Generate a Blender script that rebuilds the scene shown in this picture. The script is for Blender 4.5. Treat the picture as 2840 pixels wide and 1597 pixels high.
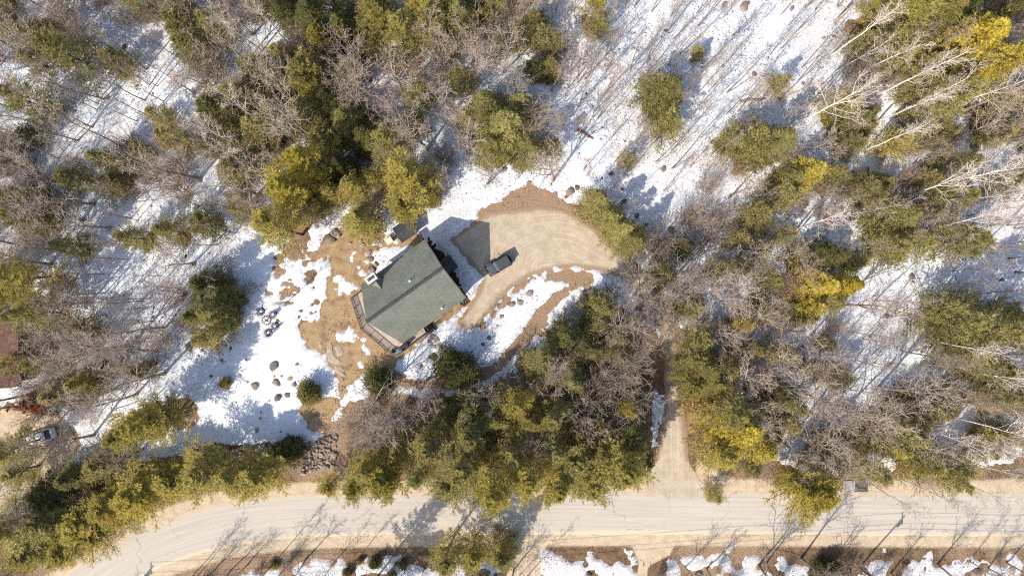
import bpy, math, random
import numpy as np
from mathutils import Vector, Matrix

sc = bpy.context.scene
for o in list(bpy.data.objects):
    bpy.data.objects.remove(o)
C = sc.collection
PI = math.pi

# ---------------------------------------------------------------- camera, sky, sun, exposure
CAM_H = 102.0            # drone height (m)
PPM = 18.5               # photo pixels per metre on the ground
CX, CY = 1420.0, 798.5   # nadir pixel
cam = bpy.data.cameras.new("drone_camera")
cam.sensor_width = 36.0
cam.lens = 36.0 * CAM_H * PPM / 2840.0
cam.clip_start = 1.0
cam.clip_end = 6000.0
camo = bpy.data.objects.new("drone_camera", cam)
camo.location = (0, 0, CAM_H)
C.objects.link(camo)
sc.camera = camo

SUN_AZ = math.radians(49)      # direction the light travels on the ground, from +x
SUN_EL = math.radians(44)
world = bpy.data.worlds.new("World")
sc.world = world
world.use_nodes = True
wn = world.node_tree.nodes
wn.clear()
sky = wn.new("ShaderNodeTexSky")
sky.sky_type = 'NISHITA'
sky.sun_disc = False
sky.sun_elevation = SUN_EL
sky.sun_rotation = math.radians(221)
sky.air_density = 1.0
sky.dust_density = 1.0
bg = wn.new("ShaderNodeBackground")
bg.inputs[1].default_value = 0.15
wo = wn.new("ShaderNodeOutputWorld")
world.node_tree.links.new(sky.outputs[0], bg.inputs[0])
world.node_tree.links.new(bg.outputs[0], wo.inputs[0])
sun = bpy.data.lights.new("sun", 'SUN')
sun.energy = 3.7
sun.angle = math.radians(0.53)
sun.color = (1.0, 0.935, 0.84)
suno = bpy.data.objects.new("sun", sun)
d = Vector((math.cos(SUN_AZ) * math.cos(SUN_EL), math.sin(SUN_AZ) * math.cos(SUN_EL), -math.sin(SUN_EL)))
suno.rotation_euler = d.to_track_quat('-Z', 'Y').to_euler()
suno.location = (-60, -60, 120)
C.objects.link(suno)
sc.view_settings.view_transform = 'Standard'
sc.view_settings.look = 'None'
sc.view_settings.gamma = 1.0
sc.view_settings.exposure = 0.62
sc.view_settings.use_curve_mapping = False
sc.cycles.max_bounces = 4
sc.cycles.diffuse_bounces = 2
sc.cycles.transparent_max_bounces = 4
sc.cycles.use_denoising = False
sc.cycles.use_adaptive_sampling = True
sc.cycles.adaptive_threshold = 0.025
sc.cycles.filter_width = 1.1

rng = np.random.default_rng(7)
random.seed(7)


def W(px, py, z=0.0):
    """ground-plan position of a point at height z that the drone sees at photo pixel (px, py)"""
    k = (1 - z / CAM_H) / PPM
    return ((px - CX) * k, -(py - CY) * k)


def PX(x, y, z=0.0):
    k = (1 - z / CAM_H) / PPM
    return (x / k + CX, -y / k + CY)


# ---------------------------------------------------------------- small mesh kit
class MB:
    def __init__(self):
        self.v = []
        self.f = []

    def add(self, v, f):
        n = len(self.v)
        self.v.extend([tuple(map(float, p)) for p in v])
        self.f.extend([tuple(int(i) + n for i in q) for q in f])
        return self

    def box(self, c, s, rz=0.0, top=None, rx=0.0, ry=0.0):
        """box of size s at centre c; top=(fx,fy) scales the upper face"""
        hx, hy, hz = s[0] / 2, s[1] / 2, s[2] / 2
        tx, ty = top if top else (1, 1)
        pts = [(-hx, -hy, -hz), (hx, -hy, -hz), (hx, hy, -hz), (-hx, hy, -hz),
               (-hx * tx, -hy * ty, hz), (hx * tx, -hy * ty, hz), (hx * tx, hy * ty, hz), (-hx * tx, hy * ty, hz)]
        m = Matrix.Translation(c) @ Matrix.Rotation(rz, 4, 'Z') @ Matrix.Rotation(ry, 4, 'Y') @ Matrix.Rotation(rx, 4, 'X')
        return self.add([m @ Vector(p) for p in pts],
                        [(0, 3, 2, 1), (4, 5, 6, 7), (0, 1, 5, 4), (1, 2, 6, 5), (2, 3, 7, 6), (3, 0, 4, 7)])

    def prism(self, poly, z0, z1):
        n = len(poly)
        a = sum(poly[i][0] * poly[(i + 1) % n][1] - poly[(i + 1) % n][0] * poly[i][1] for i in range(n))
        if a < 0:
            poly = poly[::-1]
        v = [(p[0], p[1], z0) for p in poly] + [(p[0], p[1], z1) for p in poly]
        f = [tuple(range(n))[::-1], tuple(range(n, 2 * n))] + [(i, (i + 1) % n, n + (i + 1) % n, n + i) for i in range(n)]
        return self.add(v, f)

    def tube(self, pts, r, s=8, cap=True):
        pts = [Vector(p) for p in pts]
        rs = r if hasattr(r, '__len__') else [r] * len(pts)
        base = []
        for i, p in enumerate(pts):
            t = (pts[min(i + 1, len(pts) - 1)] - pts[max(i - 1, 0)]).normalized()
            a = t.cross(Vector((0, 0, 1))) if abs(t.z) < .95 else t.cross(Vector((1, 0, 0)))
            a.normalize()
            b = t.cross(a)
            base += [p + (a * math.cos(2 * PI * k / s) + b * math.sin(2 * PI * k / s)) * rs[i] for k in range(s)]
        f = []
        for i in range(len(pts) - 1):
            for k in range(s):
                f.append((i * s + k, (i + 1) * s + k, (i + 1) * s + (k + 1) % s, i * s + (k + 1) % s))
        if cap:
            f.append(tuple(range(s)))
            f.append(tuple(range((len(pts) - 1) * s, len(pts) * s))[::-1])
        return self.add(base, f)

    def lathe(self, prof, s=16, m=None):
        """profile of (radius, z)"""
        v = []
        for (r, z) in prof:
            for k in range(s):
                p = Vector((r * math.cos(2 * PI * k / s), r * math.sin(2 * PI * k / s), z))
                v.append(m @ p if m else p)
        f = []
        for i in range(len(prof) - 1):
            for k in range(s):
                f.append((i * s + k, i * s + (k + 1) % s, (i + 1) * s + (k + 1) % s, (i + 1) * s + k))
        f.append(tuple(range(s))[::-1])
        f.append(tuple(range((len(prof) - 1) * s, len(prof) * s)))
        return self.add(v, f)

    def mesh(self, name, mat, smooth=False):
        me = bpy.data.meshes.new(name)
        me.from_pydata(self.v, [], self.f)
        me.update()
        if mat:
            me.materials.append(mat)
        if smooth:
            me.polygons.foreach_set('use_smooth', [True] * len(me.polygons))
        return me

    def build(self, name, mat, parent=None, smooth=False, bevel=0.0):
        o = obj(name, self.mesh(name, mat, smooth), parent)
        if bevel:
            b = o.modifiers.new("bevel", 'BEVEL')
            b.width = bevel
            b.segments = 2
            b.limit_method = 'ANGLE'
            b.angle_limit = math.radians(35)
        return o


def obj(name, data, parent=None, loc=None, rz=None, scale=None):
    o = bpy.data.objects.new(name, data)
    C.objects.link(o)
    if parent:
        o.parent = parent
    if loc is not None:
        o.location = loc
    if rz is not None:
        o.rotation_euler = (0, 0, rz)
    if scale is not None:
        o.scale = scale if hasattr(scale, '__len__') else (scale,) * 3
    return o


def tag(o, label, cat, group=None):
    o['label'] = label
    o['category'] = cat
    if group:
        o['group'] = group
    return o


def thing(name, label, cat, loc=(0, 0, 0), rz=0, group=None):
    return tag(obj(name, None, None, loc, rz), label, cat, group)


def np_mesh(name, v, f, mat, smooth=False):
    """fast mesh from numpy arrays, all faces with the same corner count"""
    me = bpy.data.meshes.new(name)
    v = np.asarray(v, dtype=np.float32)
    f = np.asarray(f, dtype=np.int32)
    k = f.shape[1]
    me.vertices.add(len(v))
    me.vertices.foreach_set('co', v.ravel())
    me.loops.add(f.size)
    me.loops.foreach_set('vertex_index', f.ravel())
    me.polygons.add(len(f))
    me.polygons.foreach_set('loop_start', np.arange(0, f.size, k, dtype=np.int32))
    me.polygons.foreach_set('loop_total', np.full(len(f), k, dtype=np.int32))
    if smooth:
        me.polygons.foreach_set('use_smooth', np.ones(len(f), dtype=bool))
    me.update(calc_edges=True)
    me.validate()
    if mat:
        me.materials.append(mat)
    return me


# ---------------------------------------------------------------- numpy noise and distance fields
def _hash(ix, iy, seed):
    h = (ix.astype(np.int64) * 374761393 + iy.astype(np.int64) * 668265263 + seed * 1442695041) & 0xffffffff
    h = ((h ^ (h >> 13)) * 1274126177) & 0xffffffff
    h = h ^ (h >> 16)
    return (h & 0xffffff) / float(0xffffff)


def vnoise(x, y, seed=0):
    ix, iy = np.floor(x), np.floor(y)
    fx, fy = x - ix, y - iy
    fx = fx * fx * (3 - 2 * fx)
    fy = fy * fy * (3 - 2 * fy)
    a, b = _hash(ix, iy, seed), _hash(ix + 1, iy, seed)
    c, e = _hash(ix, iy + 1, seed), _hash(ix + 1, iy + 1, seed)
    return (a + (b - a) * fx) * (1 - fy) + (c + (e - c) * fx) * fy


def fbm(x, y, scale, octaves=4, seed=0, gain=.5):
    """about -1..1"""
    s, amp, tot = 0, 1.0, 0
    f = 1.0 / scale
    for i in range(octaves):
        s = s + amp * (vnoise(x * f + 13.7 * i, y * f - 7.3 * i, seed + i) * 2 - 1)
        tot += amp
        amp *= gain
        f *= 2.03
    return s / tot * 1.6


def sd_poly(X, Y, poly):
    """signed distance to a polygon in metres, negative inside; poly in photo pixels"""
    P = np.array([W(*p) for p in poly])
    Q = np.roll(P, -1, 0)
    best = np.full(X.shape, 1e9)
    inside = np.zeros(X.shape, bool)
    for (ax, ay), (bx, by) in zip(P, Q):
        ex, ey = bx - ax, by - ay
        t = np.clip(((X - ax) * ex + (Y - ay) * ey) / (ex * ex + ey * ey + 1e-9), 0, 1)
        best = np.minimum(best, (X - ax - t * ex) ** 2 + (Y - ay - t * ey) ** 2)
        cr = (ay > Y) != (by > Y)
        xi = ex * (Y - ay) / (ey if abs(ey) > 1e-9 else 1e-9) + ax
        inside ^= cr & (X < xi)
    return np.where(inside, -1, 1) * np.sqrt(best)


def sd_path(X, Y, path):
    """distance to a polyline of (px, py, half width px), negative inside"""
    best = np.full(X.shape, 1e9)
    for a, b in zip(path[:-1], path[1:]):
        (ax, ay), (bx, by) = W(a[0], a[1]), W(b[0], b[1])
        ex, ey = bx - ax, by - ay
        t = np.clip(((X - ax) * ex + (Y - ay) * ey) / (ex * ex + ey * ey + 1e-9), 0, 1)
        dd = np.sqrt((X - ax - t * ex) ** 2 + (Y - ay - t * ey) ** 2) - (a[2] + (b[2] - a[2]) * t) / PPM
        best = np.minimum(best, dd)
    return best


def smooth01(x, a, b):
    t = np.clip((x - a) / (b - a), 0, 1)
    return t * t * (3 - 2 * t)


# ---------------------------------------------------------------- materials
def new_mat(name):
    m = bpy.data.materials.new(name)
    m.use_nodes = True
    n = m.node_tree.nodes
    bs = n.get('Principled BSDF')
    return m, m.node_tree, n, m.node_tree.links, bs


def node(nt, kind, **kw):
    x = nt.nodes.new(kind)
    for k, v in kw.items():
        setattr(x, k, v)
    return x


def mixc(nt, fac, a, b, blend='MIX'):
    m = nt.nodes.new('ShaderNodeMix')
    m.data_type = 'RGBA'
    m.blend_type = blend
    for sock, val in ((m.inputs[0], fac), (m.inputs[6], a), (m.inputs[7], b)):
        if isinstance(val, (int, float)):
            sock.default_value = val
        elif isinstance(val, tuple):
            sock.default_value = val if len(val) == 4 else val + (1,)
        else:
            nt.links.new(val, sock)
    return m.outputs[2]


def noise(nt, scale, detail=4, rough=.55, vec=None, dist=0.0):
    x = nt.nodes.new('ShaderNodeTexNoise')
    x.inputs['Scale'].default_value = scale
    x.inputs['Detail'].default_value = detail
    x.inputs['Roughness'].default_value = rough
    x.inputs['Distortion'].default_value = dist
    if vec is not None:
        nt.links.new(vec, x.inputs['Vector'])
    return x.outputs[0]


def ramp(nt, fac, a, b):
    r = nt.nodes.new('ShaderNodeMapRange')
    r.interpolation_type = 'SMOOTHSTEP'
    r.inputs[1].default_value = a
    r.inputs[2].default_value = b
    nt.links.new(fac, r.inputs[0])
    return r.outputs[0]


def math_n(nt, op, a, b=0.0):
    m = nt.nodes.new('ShaderNodeMath')
    m.operation = op
    for s, v in ((m.inputs[0], a), (m.inputs[1], b)):
        if isinstance(v, (int, float)):
            s.default_value = v
        else:
            nt.links.new(v, s)
    return m.outputs[0]


def bump(nt, bs, h, strength=.5, dist=.05):
    b = nt.nodes.new('ShaderNodeBump')
    b.inputs['Strength'].default_value = strength
    b.inputs['Distance'].default_value = dist
    nt.links.new(h, b.inputs['Height'])
    nt.links.new(b.outputs[0], bs.inputs['Normal'])


def pos(nt):
    return nt.nodes.new('ShaderNodeNewGeometry').outputs['Position']


def objco(nt):
    return nt.nodes.new('ShaderNodeTexCoord').outputs['Object']


def attr(nt, name):
    a = nt.nodes.new('ShaderNodeAttribute')
    a.attribute_name = name
    return a.outputs['Fac']


def plain(name, c1, c2=None, scale=4.0, rough=.7, metal=0.0, bmp=0.0, coat=0.0, detail=5, vary=False, spec=None):
    m, nt, n, l, bs = new_mat(name)
    c2 = c2 or tuple(x * .75 for x in c1)
    v = objco(nt)
    f = ramp(nt, noise(nt, scale, detail, .6, v), .35, .65)
    col = mixc(nt, f, c1, c2)
    if vary:
        oi = n.new('ShaderNodeObjectInfo')
        hs = n.new('ShaderNodeHueSaturation')
        l.new(math_n(nt, 'ADD', math_n(nt, 'MULTIPLY', oi.outputs['Random'], .7), .65), hs.inputs['Value'])
        l.new(col, hs.inputs['Color'])
        col = hs.outputs[0]
    l.new(col, bs.inputs['Base Color'])
    bs.inputs['Roughness'].default_value = rough
    bs.inputs['Metallic'].default_value = metal
    bs.inputs['Coat Weight'].default_value = coat
    if spec is not None:
        bs.inputs['Specular IOR Level'].default_value = spec
    if bmp:
        bump(nt, bs, noise(nt, scale * 5, 6, .65, v), bmp, .03)
    return m


M = {}


def make_materials():
    # --- ground: forest floor, leaf litter, dead lawn and sand by painted zones
    m, nt, n, l, bs = new_mat('ground')
    p = pos(nt)
    fine = noise(nt, 5.0, 6, .7, p)
    mid = noise(nt, .8, 5, .6, p)
    grit = noise(nt, 22.0, 3, .7, p)
    floor = mixc(nt, ramp(nt, mid, .35, .65), (.105, .066, .04), (.21, .135, .08))
    floor = mixc(nt, ramp(nt, fine, .45, .7), floor, (.30, .19, .105))
    litter = mixc(nt, ramp(nt, fine, .35, .62), (.25, .155, .095), (.40, .275, .175))
    litter = mixc(nt, ramp(nt, mid, .5, .8), litter, (.37, .265, .17))
    lawn = mixc(nt, ramp(nt, fine, .3, .7), (.34, .215, .115), (.48, .345, .195))
    lawn = mixc(nt, ramp(nt, mid, .42, .66), lawn, (.28, .175, .10))
    lawn = mixc(nt, math_n(nt, 'MULTIPLY', ramp(nt, noise(nt, .32, 3, .5, p), .56, .7), .6), lawn, (.41, .31, .13))
    sand = mixc(nt, ramp(nt, mid, .35, .65), (.64, .50, .345), (.54, .415, .275))
    sand = mixc(nt, ramp(nt, grit, .55, .75), sand, (.36, .25, .155))
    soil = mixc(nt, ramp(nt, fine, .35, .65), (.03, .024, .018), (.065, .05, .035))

    def zone(name, j=.35):
        return ramp(nt, math_n(nt, 'ADD', attr(nt, name), math_n(nt, 'MULTIPLY', math_n(nt, 'SUBTRACT', fine, .5), j)), .35, .65)
    col = mixc(nt, zone('litter', .9), floor, litter)
    col = mixc(nt, zone('lawn', .7), col, lawn)
    col = mixc(nt, zone('sand', .5), col, sand)
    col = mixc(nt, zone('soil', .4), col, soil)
    l.new(col, bs.inputs['Base Color'])
    bs.inputs['Roughness'].default_value = .95
    bs.inputs['Specular IOR Level'].default_value = .1
    bump(nt, bs, math_n(nt, 'ADD', fine, math_n(nt, 'MULTIPLY', grit, .5)), .9, .12)
    M['ground'] = m

    # --- old spring snow
    m, nt, n, l, bs = new_mat('snow')
    p = pos(nt)
    dirt = attr(nt, 'dirt')
    sp = ramp(nt, noise(nt, 9.0, 5, .75, p), .60, .74)
    d2 = ramp(nt, math_n(nt, 'ADD', math_n(nt, 'MULTIPLY', noise(nt, 3.2, 6, .75, p), 1.0), math_n(nt, 'MULTIPLY', dirt, .32)), .62, .86)
    col = mixc(nt, ramp(nt, noise(nt, .45, 4, .6, p), .3, .7), (.76, .765, .78), (.66, .665, .68))
    col = mixc(nt, math_n(nt, 'MULTIPLY', sp, .30), col, (.42, .37, .32))
    col = mixc(nt, math_n(nt, 'MULTIPLY', d2, .62), col, (.40, .33, .26))
    l.new(col, bs.inputs['Base Color'])
    bs.inputs['Roughness'].default_value = .75
    bs.inputs['Specular IOR Level'].default_value = .2
    bump(nt, bs, math_n(nt, 'ADD', noise(nt, 1.6, 6, .62, p), math_n(nt, 'MULTIPLY', noise(nt, 7, 4, .6, p), .35)), .55, .22)
    M['snow'] = m

    # --- sanded asphalt road; the strip carries 'across' (-1..1) and 'along' (m)
    m, nt, n, l, bs = new_mat('road')
    ac, al = attr(nt, 'across'), attr(nt, 'along')
    cx = n.new('ShaderNodeCombineXYZ')
    l.new(math_n(nt, 'MULTIPLY', al, .035), cx.inputs[0])
    l.new(math_n(nt, 'MULTIPLY', ac, 4.0), cx.inputs[1])
    streak = noise(nt, 2.2, 6, .6, cx.outputs[0])
    p = pos(nt)
    blot = noise(nt, .35, 4, .6, p)
    col = mixc(nt, ramp(nt, streak, .35, .65), (.455, .40, .33), (.535, .465, .38))
    col = mixc(nt, math_n(nt, 'MULTIPLY', ramp(nt, blot, .45, .7), .5), col, (.50, .43, .33))
    col = mixc(nt, math_n(nt, 'MULTIPLY', ramp(nt, noise(nt, 14, 4, .7, p), .5, .75), .25), col, (.33, .29, .24))
    # sand swept to both edges
    edge = math_n(nt, 'ADD', math_n(nt, 'ABSOLUTE', ac), math_n(nt, 'MULTIPLY', math_n(nt, 'SUBTRACT', noise(nt, .5, 5, .6, p), .5), .5))
    col = mixc(nt, ramp(nt, edge, .8, 1.04), col, (.60, .465, .31))
    # worn patches of bare darker asphalt (own shape) and cracks
    wet = n.new('ShaderNodeMath')
    wet.operation = 'MULTIPLY'
    l.new(ramp(nt, noise(nt, 1.1, 6, .7, cx.outputs[0]), .63, .68), wet.inputs[0])
    l.new(ramp(nt, noise(nt, 1.5, 5, .7, p), .45, .56), wet.inputs[1])
    col = mixc(nt, math_n(nt, 'MULTIPLY', wet.outputs[0], .8), col, (.25, .215, .175))
    vo = n.new('ShaderNodeTexVoronoi')
    vo.feature = 'DISTANCE_TO_EDGE'
    vo.inputs['Scale'].default_value = .085
    wv = n.new('ShaderNodeVectorMath')
    wv.operation = 'ADD'
    nz = n.new('ShaderNodeTexNoise')
    nz.inputs['Scale'].default_value = .5
    nz.inputs['Detail'].default_value = 4
    l.new(p, nz.inputs['Vector'])
    sc_ = n.new('ShaderNodeVectorMath')
    sc_.operation = 'SCALE'
    sc_.inputs[3].default_value = 3.0
    l.new(nz.outputs[1], sc_.inputs[0])
    l.new(p, wv.inputs[0])
    l.new(sc_.outputs[0], wv.inputs[1])
    l.new(wv.outputs[0], vo.inputs['Vector'])
    crack = math_n(nt, 'MULTIPLY', ramp(nt, vo.outputs['Distance'], .006, .002), ramp(nt, noise(nt, .12, 3, .5, p), .46, .56))
    col = mixc(nt, math_n(nt, 'MULTIPLY', crack, .55), col, (.22, .18, .14))
    l.new(col, bs.inputs['Base Color'])
    bs.inputs['Roughness'].default_value = .9
    bs.inputs['Specular IOR Level'].default_value = .15
    bump(nt, bs, noise(nt, 26, 4, .7, p), .25, .02)
    M['road'] = m

    # --- gravel drive
    m, nt, n, l, bs = new_mat('gravel')
    p = pos(nt)
    g1, g2, g3 = noise(nt, 6.5, 5, .75, p), noise(nt, .7, 5, .62, p), noise(nt, 24, 3, .7, p)
    col = mixc(nt, ramp(nt, g2, .3, .7), (.54, .445, .32), (.42, .33, .225))
    col = mixc(nt, math_n(nt, 'MULTIPLY', ramp(nt, g1, .48, .72), .85), col, (.35, .265, .18))
    col = mixc(nt, math_n(nt, 'MULTIPLY', ramp(nt, g3, .55, .75), .5), col, (.62, .55, .45))
    # tyre-swept bands that follow the drive
    lv = n.new('ShaderNodeCombineXYZ')
    l.new(math_n(nt, 'ADD', attr(nt, 'lane'), math_n(nt, 'MULTIPLY', g2, .25)), lv.inputs[0])
    rut = noise(nt, 2.6, 4, .65, lv.outputs[0])
    brk = ramp(nt, noise(nt, .22, 3, .6, p), .35, .6)
    col = mixc(nt, math_n(nt, 'MULTIPLY', math_n(nt, 'MULTIPLY', ramp(nt, rut, .5, .62), brk), .55), col, (.62, .54, .42))
    col = mixc(nt, math_n(nt, 'MULTIPLY', math_n(nt, 'MULTIPLY', ramp(nt, rut, .46, .36), brk), .45), col, (.36, .285, .205))
    col = mixc(nt, ramp(nt, math_n(nt, 'ADD', attr(nt, 'rim'), math_n(nt, 'MULTIPLY', math_n(nt, 'SUBTRACT', g1, .5), 1.6)), .4, .85), col, (.33, .225, .145))
    l.new(col, bs.inputs['Base Color'])
    bs.inputs['Roughness'].default_value = .95
    bs.inputs['Specular IOR Level'].default_value = .1
    bump(nt, bs, math_n(nt, 'ADD', g1, g3), .6, .05)
    M['gravel'] = m

    # --- foliage: the object's own colour, clumps of older and fresher needles, some light through
    def foliage(name, transl=.3):
        m, nt, n, l, bs = new_mat(name)
        oi = n.new('ShaderNodeObjectInfo')
        oc = objco(nt)
        hs = n.new('ShaderNodeHueSaturation')
        k = noise(nt, .9, 3, .6, oc)
        k2 = ramp(nt, noise(nt, 5.0, 2, .6, oc), .3, .7)
        val = math_n(nt, 'ADD', math_n(nt, 'MULTIPLY', k, .55), math_n(nt, 'MULTIPLY', k2, .95))
        l.new(math_n(nt, 'ADD', math_n(nt, 'MULTIPLY', val, 1.0), .1), hs.inputs['Value'])
        l.new(math_n(nt, 'ADD', .485, math_n(nt, 'MULTIPLY', k, .03)), hs.inputs['Hue'])
        l.new(oi.outputs['Color'], hs.inputs['Color'])
        di = n.new('ShaderNodeBsdfDiffuse')
        tr = n.new('ShaderNodeBsdfTranslucent')
        l.new(hs.outputs[0], di.inputs[0])
        l.new(hs.outputs[0], tr.inputs[0])
        mx = n.new('ShaderNodeMixShader')
        mx.inputs[0].default_value = transl
        l.new(di.outputs[0], mx.inputs[1])
        l.new(tr.outputs[0], mx.inputs[2])
        l.new(mx.outputs[0], n.get('Material Output').inputs[0])
        n.remove(bs)
        return m
    M['needles'] = foliage('needles', .42)

    def bark(name, c1, c2, scale, tint=True):
        m, nt, n, l, bs = new_mat(name)
        oc = objco(nt)
        f = ramp(nt, noise(nt, scale, 5, .65, oc), .4, .62)
        col = mixc(nt, f, c1, c2)
        if tint:
            oi = n.new('ShaderNodeObjectInfo')
            col = mixc(nt, 1.0, col, oi.outputs['Color'], 'MULTIPLY')
        l.new(col, bs.inputs['Base Color'])
        bs.inputs['Roughness'].default_value = .9
        bs.inputs['Specular IOR Level'].default_value = .1
        return m
    M['bark'] = bark('bark', (.27, .215, .175), (.46, .39, .33), 1.2)
    M['twig'] = bark('twig', (.42, .32, .235), (.60, .49, .385), .8)
    M['birch'] = bark('birch_bark', (.70, .65, .60), (.46, .40, .36), 1.6)
    M['darkbark'] = bark('pine_bark', (.07, .052, .04), (.15, .11, .085), 1.5)

    # --- rock
    m, nt, n, l, bs = new_mat('rock')
    oc = objco(nt)
    oi = n.new('ShaderNodeObjectInfo')
    col = mixc(nt, ramp(nt, noise(nt, 1.8, 6, .65, oc), .35, .65), (.25, .205, .17), (.40, .345, .29))
    col = mixc(nt, ramp(nt, noise(nt, 5.0, 5, .7, oc), .56, .68), col, (.15, .10, .08))
    col = mixc(nt, math_n(nt, 'MULTIPLY', ramp(nt, noise(nt, 3.0, 4, .7, oc), .58, .7), .7), col, (.30, .19, .11))
    col = mixc(nt, 1.0, col, oi.outputs['Color'], 'MULTIPLY')
    l.new(col, bs.inputs['Base Color'])
    bs.inputs['Roughness'].default_value = .92
    bs.inputs['Specular IOR Level'].default_value = .15
    bump(nt, bs, noise(nt, 9, 6, .7, oc), .6, .06)
    M['rock'] = m

    # --- green asphalt shingles: courses and tabs, streaks, worn areas (object space: x along the ridge, d down the slope)
    def shingles(name, a, b, dark):
        m, nt, n, l, bs = new_mat(name)
        uv = n.new('ShaderNodeAttribute')
        uv.attribute_name = 'slope'
        br = n.new('ShaderNodeTexBrick')
        br.inputs['Scale'].default_value = 1.0
        br.inputs['Brick Width'].default_value = .33
        br.inputs['Row Height'].default_value = .15
        br.inputs['Mortar Size'].default_value = .012
        br.inputs['Mortar Smooth'].default_value = .3
        br.inputs['Bias'].default_value = 0.0
        br.inputs['Color1'].default_value = a + (1,)
        br.inputs['Color2'].default_value = b + (1,)
        br.inputs['Mortar'].default_value = dark + (1,)
        l.new(uv.outputs['Vector'], br.inputs['Vector'])
        big = noise(nt, .45, 5, .6, uv.outputs['Vector'])
        col = mixc(nt, math_n(nt, 'MULTIPLY', ramp(nt, big, .4, .68), .8), br.outputs[0], tuple(x * .72 for x in a))
        col = mixc(nt, math_n(nt, 'MULTIPLY', ramp(nt, noise(nt, 9, 4, .7, uv.outputs['Vector']), .5, .7), .35), col, tuple(min(1, x * 1.35) for x in b))
        mp = n.new('ShaderNodeMapping')
        mp.inputs['Scale'].default_value = (1.3, .16, 1)
        l.new(uv.outputs['Vector'], mp.inputs['Vector'])
        strk = noise(nt, 1.6, 5, .65, mp.outputs[0])
        col = mixc(nt, math_n(nt, 'MULTIPLY', ramp(nt, strk, .48, .7), .5), col, tuple(x * .62 for x in a))
        col = mixc(nt, math_n(nt, 'MULTIPLY', ramp(nt, noise(nt, 3.5, 5, .75, uv.outputs['Vector']), .6, .75), .4), col, (.24, .19, .12))
        l.new(col, bs.inputs['Base Color'])
        bs.inputs['Roughness'].default_value = .9
        bs.inputs['Specular IOR Level'].default_value = .2
        bump(nt, bs, math_n(nt, 'SUBTRACT', 1.0, br.outputs[1]), .5, .02)
        return m
    M['roof_green'] = shingles('green_shingle', (.205, .21, .165), (.26, .262, .205), (.095, .10, .08))
    M['roof_grey'] = shingles('grey_shingle', (.06, .06, .065), (.10, .10, .105), (.03, .03, .034))
    M['roof_brown'] = shingles('brown_shingle', (.26, .135, .095), (.30, .165, .12), (.14, .075, .055))
    M['ridge'] = plain('ridge_cap', (.045, .048, .042), (.09, .085, .07), 7, .9, bmp=.4)
    M['siding'] = plain('cedar_siding', (.24, .135, .08), (.17, .095, .06), 3, .8, bmp=.2)
    M['trim'] = plain('trim_white', (.74, .72, .68), (.62, .60, .56), 3, .6)
    M['tan_wood'] = plain('weathered_wood', (.52, .42, .32), (.42, .33, .255), 2.2, .85, bmp=.3)
    M['rail_dark'] = plain('rail_dark', (.05, .04, .032), (.085, .07, .058), 6, .7)
    M['brick'] = plain('chimney_masonry', (.16, .105, .085), (.24, .17, .14), 6, .9, bmp=.4)
    M['concrete'] = plain('concrete_cap', (.62, .58, .49), (.53, .49, .41), 3, .85, bmp=.2)
    M['flue'] = plain('flue_dark', (.05, .05, .06), (.09, .09, .1), 4, .8)
    M['white'] = plain('white_plastic', (.78, .77, .75), (.68, .67, .65), 4, .5)
    M['glass'] = plain('window_glass', (.03, .036, .042), (.05, .055, .06), 1, .08, spec=.7)
    M['black'] = plain('black_plastic', (.018, .018, .02), (.035, .035, .037), 5, .6)
    M['rubber'] = plain('tyre_rubber', (.02, .02, .02), (.04, .038, .035), 8, .85)
    M['jeep_paint'] = plain('jeep_paint', (.085, .09, .105), (.07, .075, .09), 2, .35, metal=.2, coat=.5)
    M['hardtop'] = plain('hardtop', (.04, .044, .05), (.055, .06, .066), 14, .55, bmp=.15)
    M['steel'] = plain('steel', (.42, .42, .42), (.33, .33, .33), 5, .35, metal=.9)
    M['lamp_glass'] = plain('lamp_glass', (.7, .7, .7), (.6, .6, .6), 5, .15, spec=.8)
    M['red_lens'] = plain('red_lens', (.35, .02, .02), (.28, .02, .02), 5, .3)
    M['car_white'] = plain('car_white', (.74, .76, .80), (.70, .72, .76), 1.5, .25, coat=.7)
    M['chair_blue'] = plain('chair_blue', (.10, .12, .24), (.14, .165, .30), 5, .5)
    M['beige_box'] = plain('beige_metal', (.72, .64, .50), (.66, .58, .45), 2, .5)
    M['tarp_blue'] = plain('blue_tarp', (.025, .045, .11), (.045, .08, .17), 4, .45, bmp=.5)
    M['green_box'] = plain('green_plastic', (.10, .17, .14), (.14, .21, .17), 4, .5)
    M['pad_blue'] = plain('pad_blue', (.16, .18, .34), (.13, .15, .29), 5, .6)
    M['pole_wood'] = plain('pole_wood', (.27, .17, .105), (.20, .125, .08), 3, .9, bmp=.3)
    M['wire'] = plain('wire', (.02, .02, .02), (.03, .03, .03), 3, .6)
    M['slate'] = plain('flat_stone', (.36, .285, .225), (.27, .21, .17), 2.5, .9, bmp=.4, vary=True)
    M['ledge'] = plain('granite_ledge', (.40, .335, .26), (.30, .24, .175), 1.6, .9, bmp=.5)
    M['dead_leaf'] = plain('dead_leaf', (.20, .105, .06), (.12, .07, .045), 3, .9)
    M['metal_sheet'] = plain('pale_sheet', (.44, .48, .53), (.37, .41, .46), 3, .5)
    M['decking'] = plain('porch_boards', (.07, .066, .062), (.10, .095, .09), 4, .85)
    M['yellow'] = plain('yellow_paint', (.65, .45, .08), (.55, .38, .07), 4, .6)


make_materials()

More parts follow.
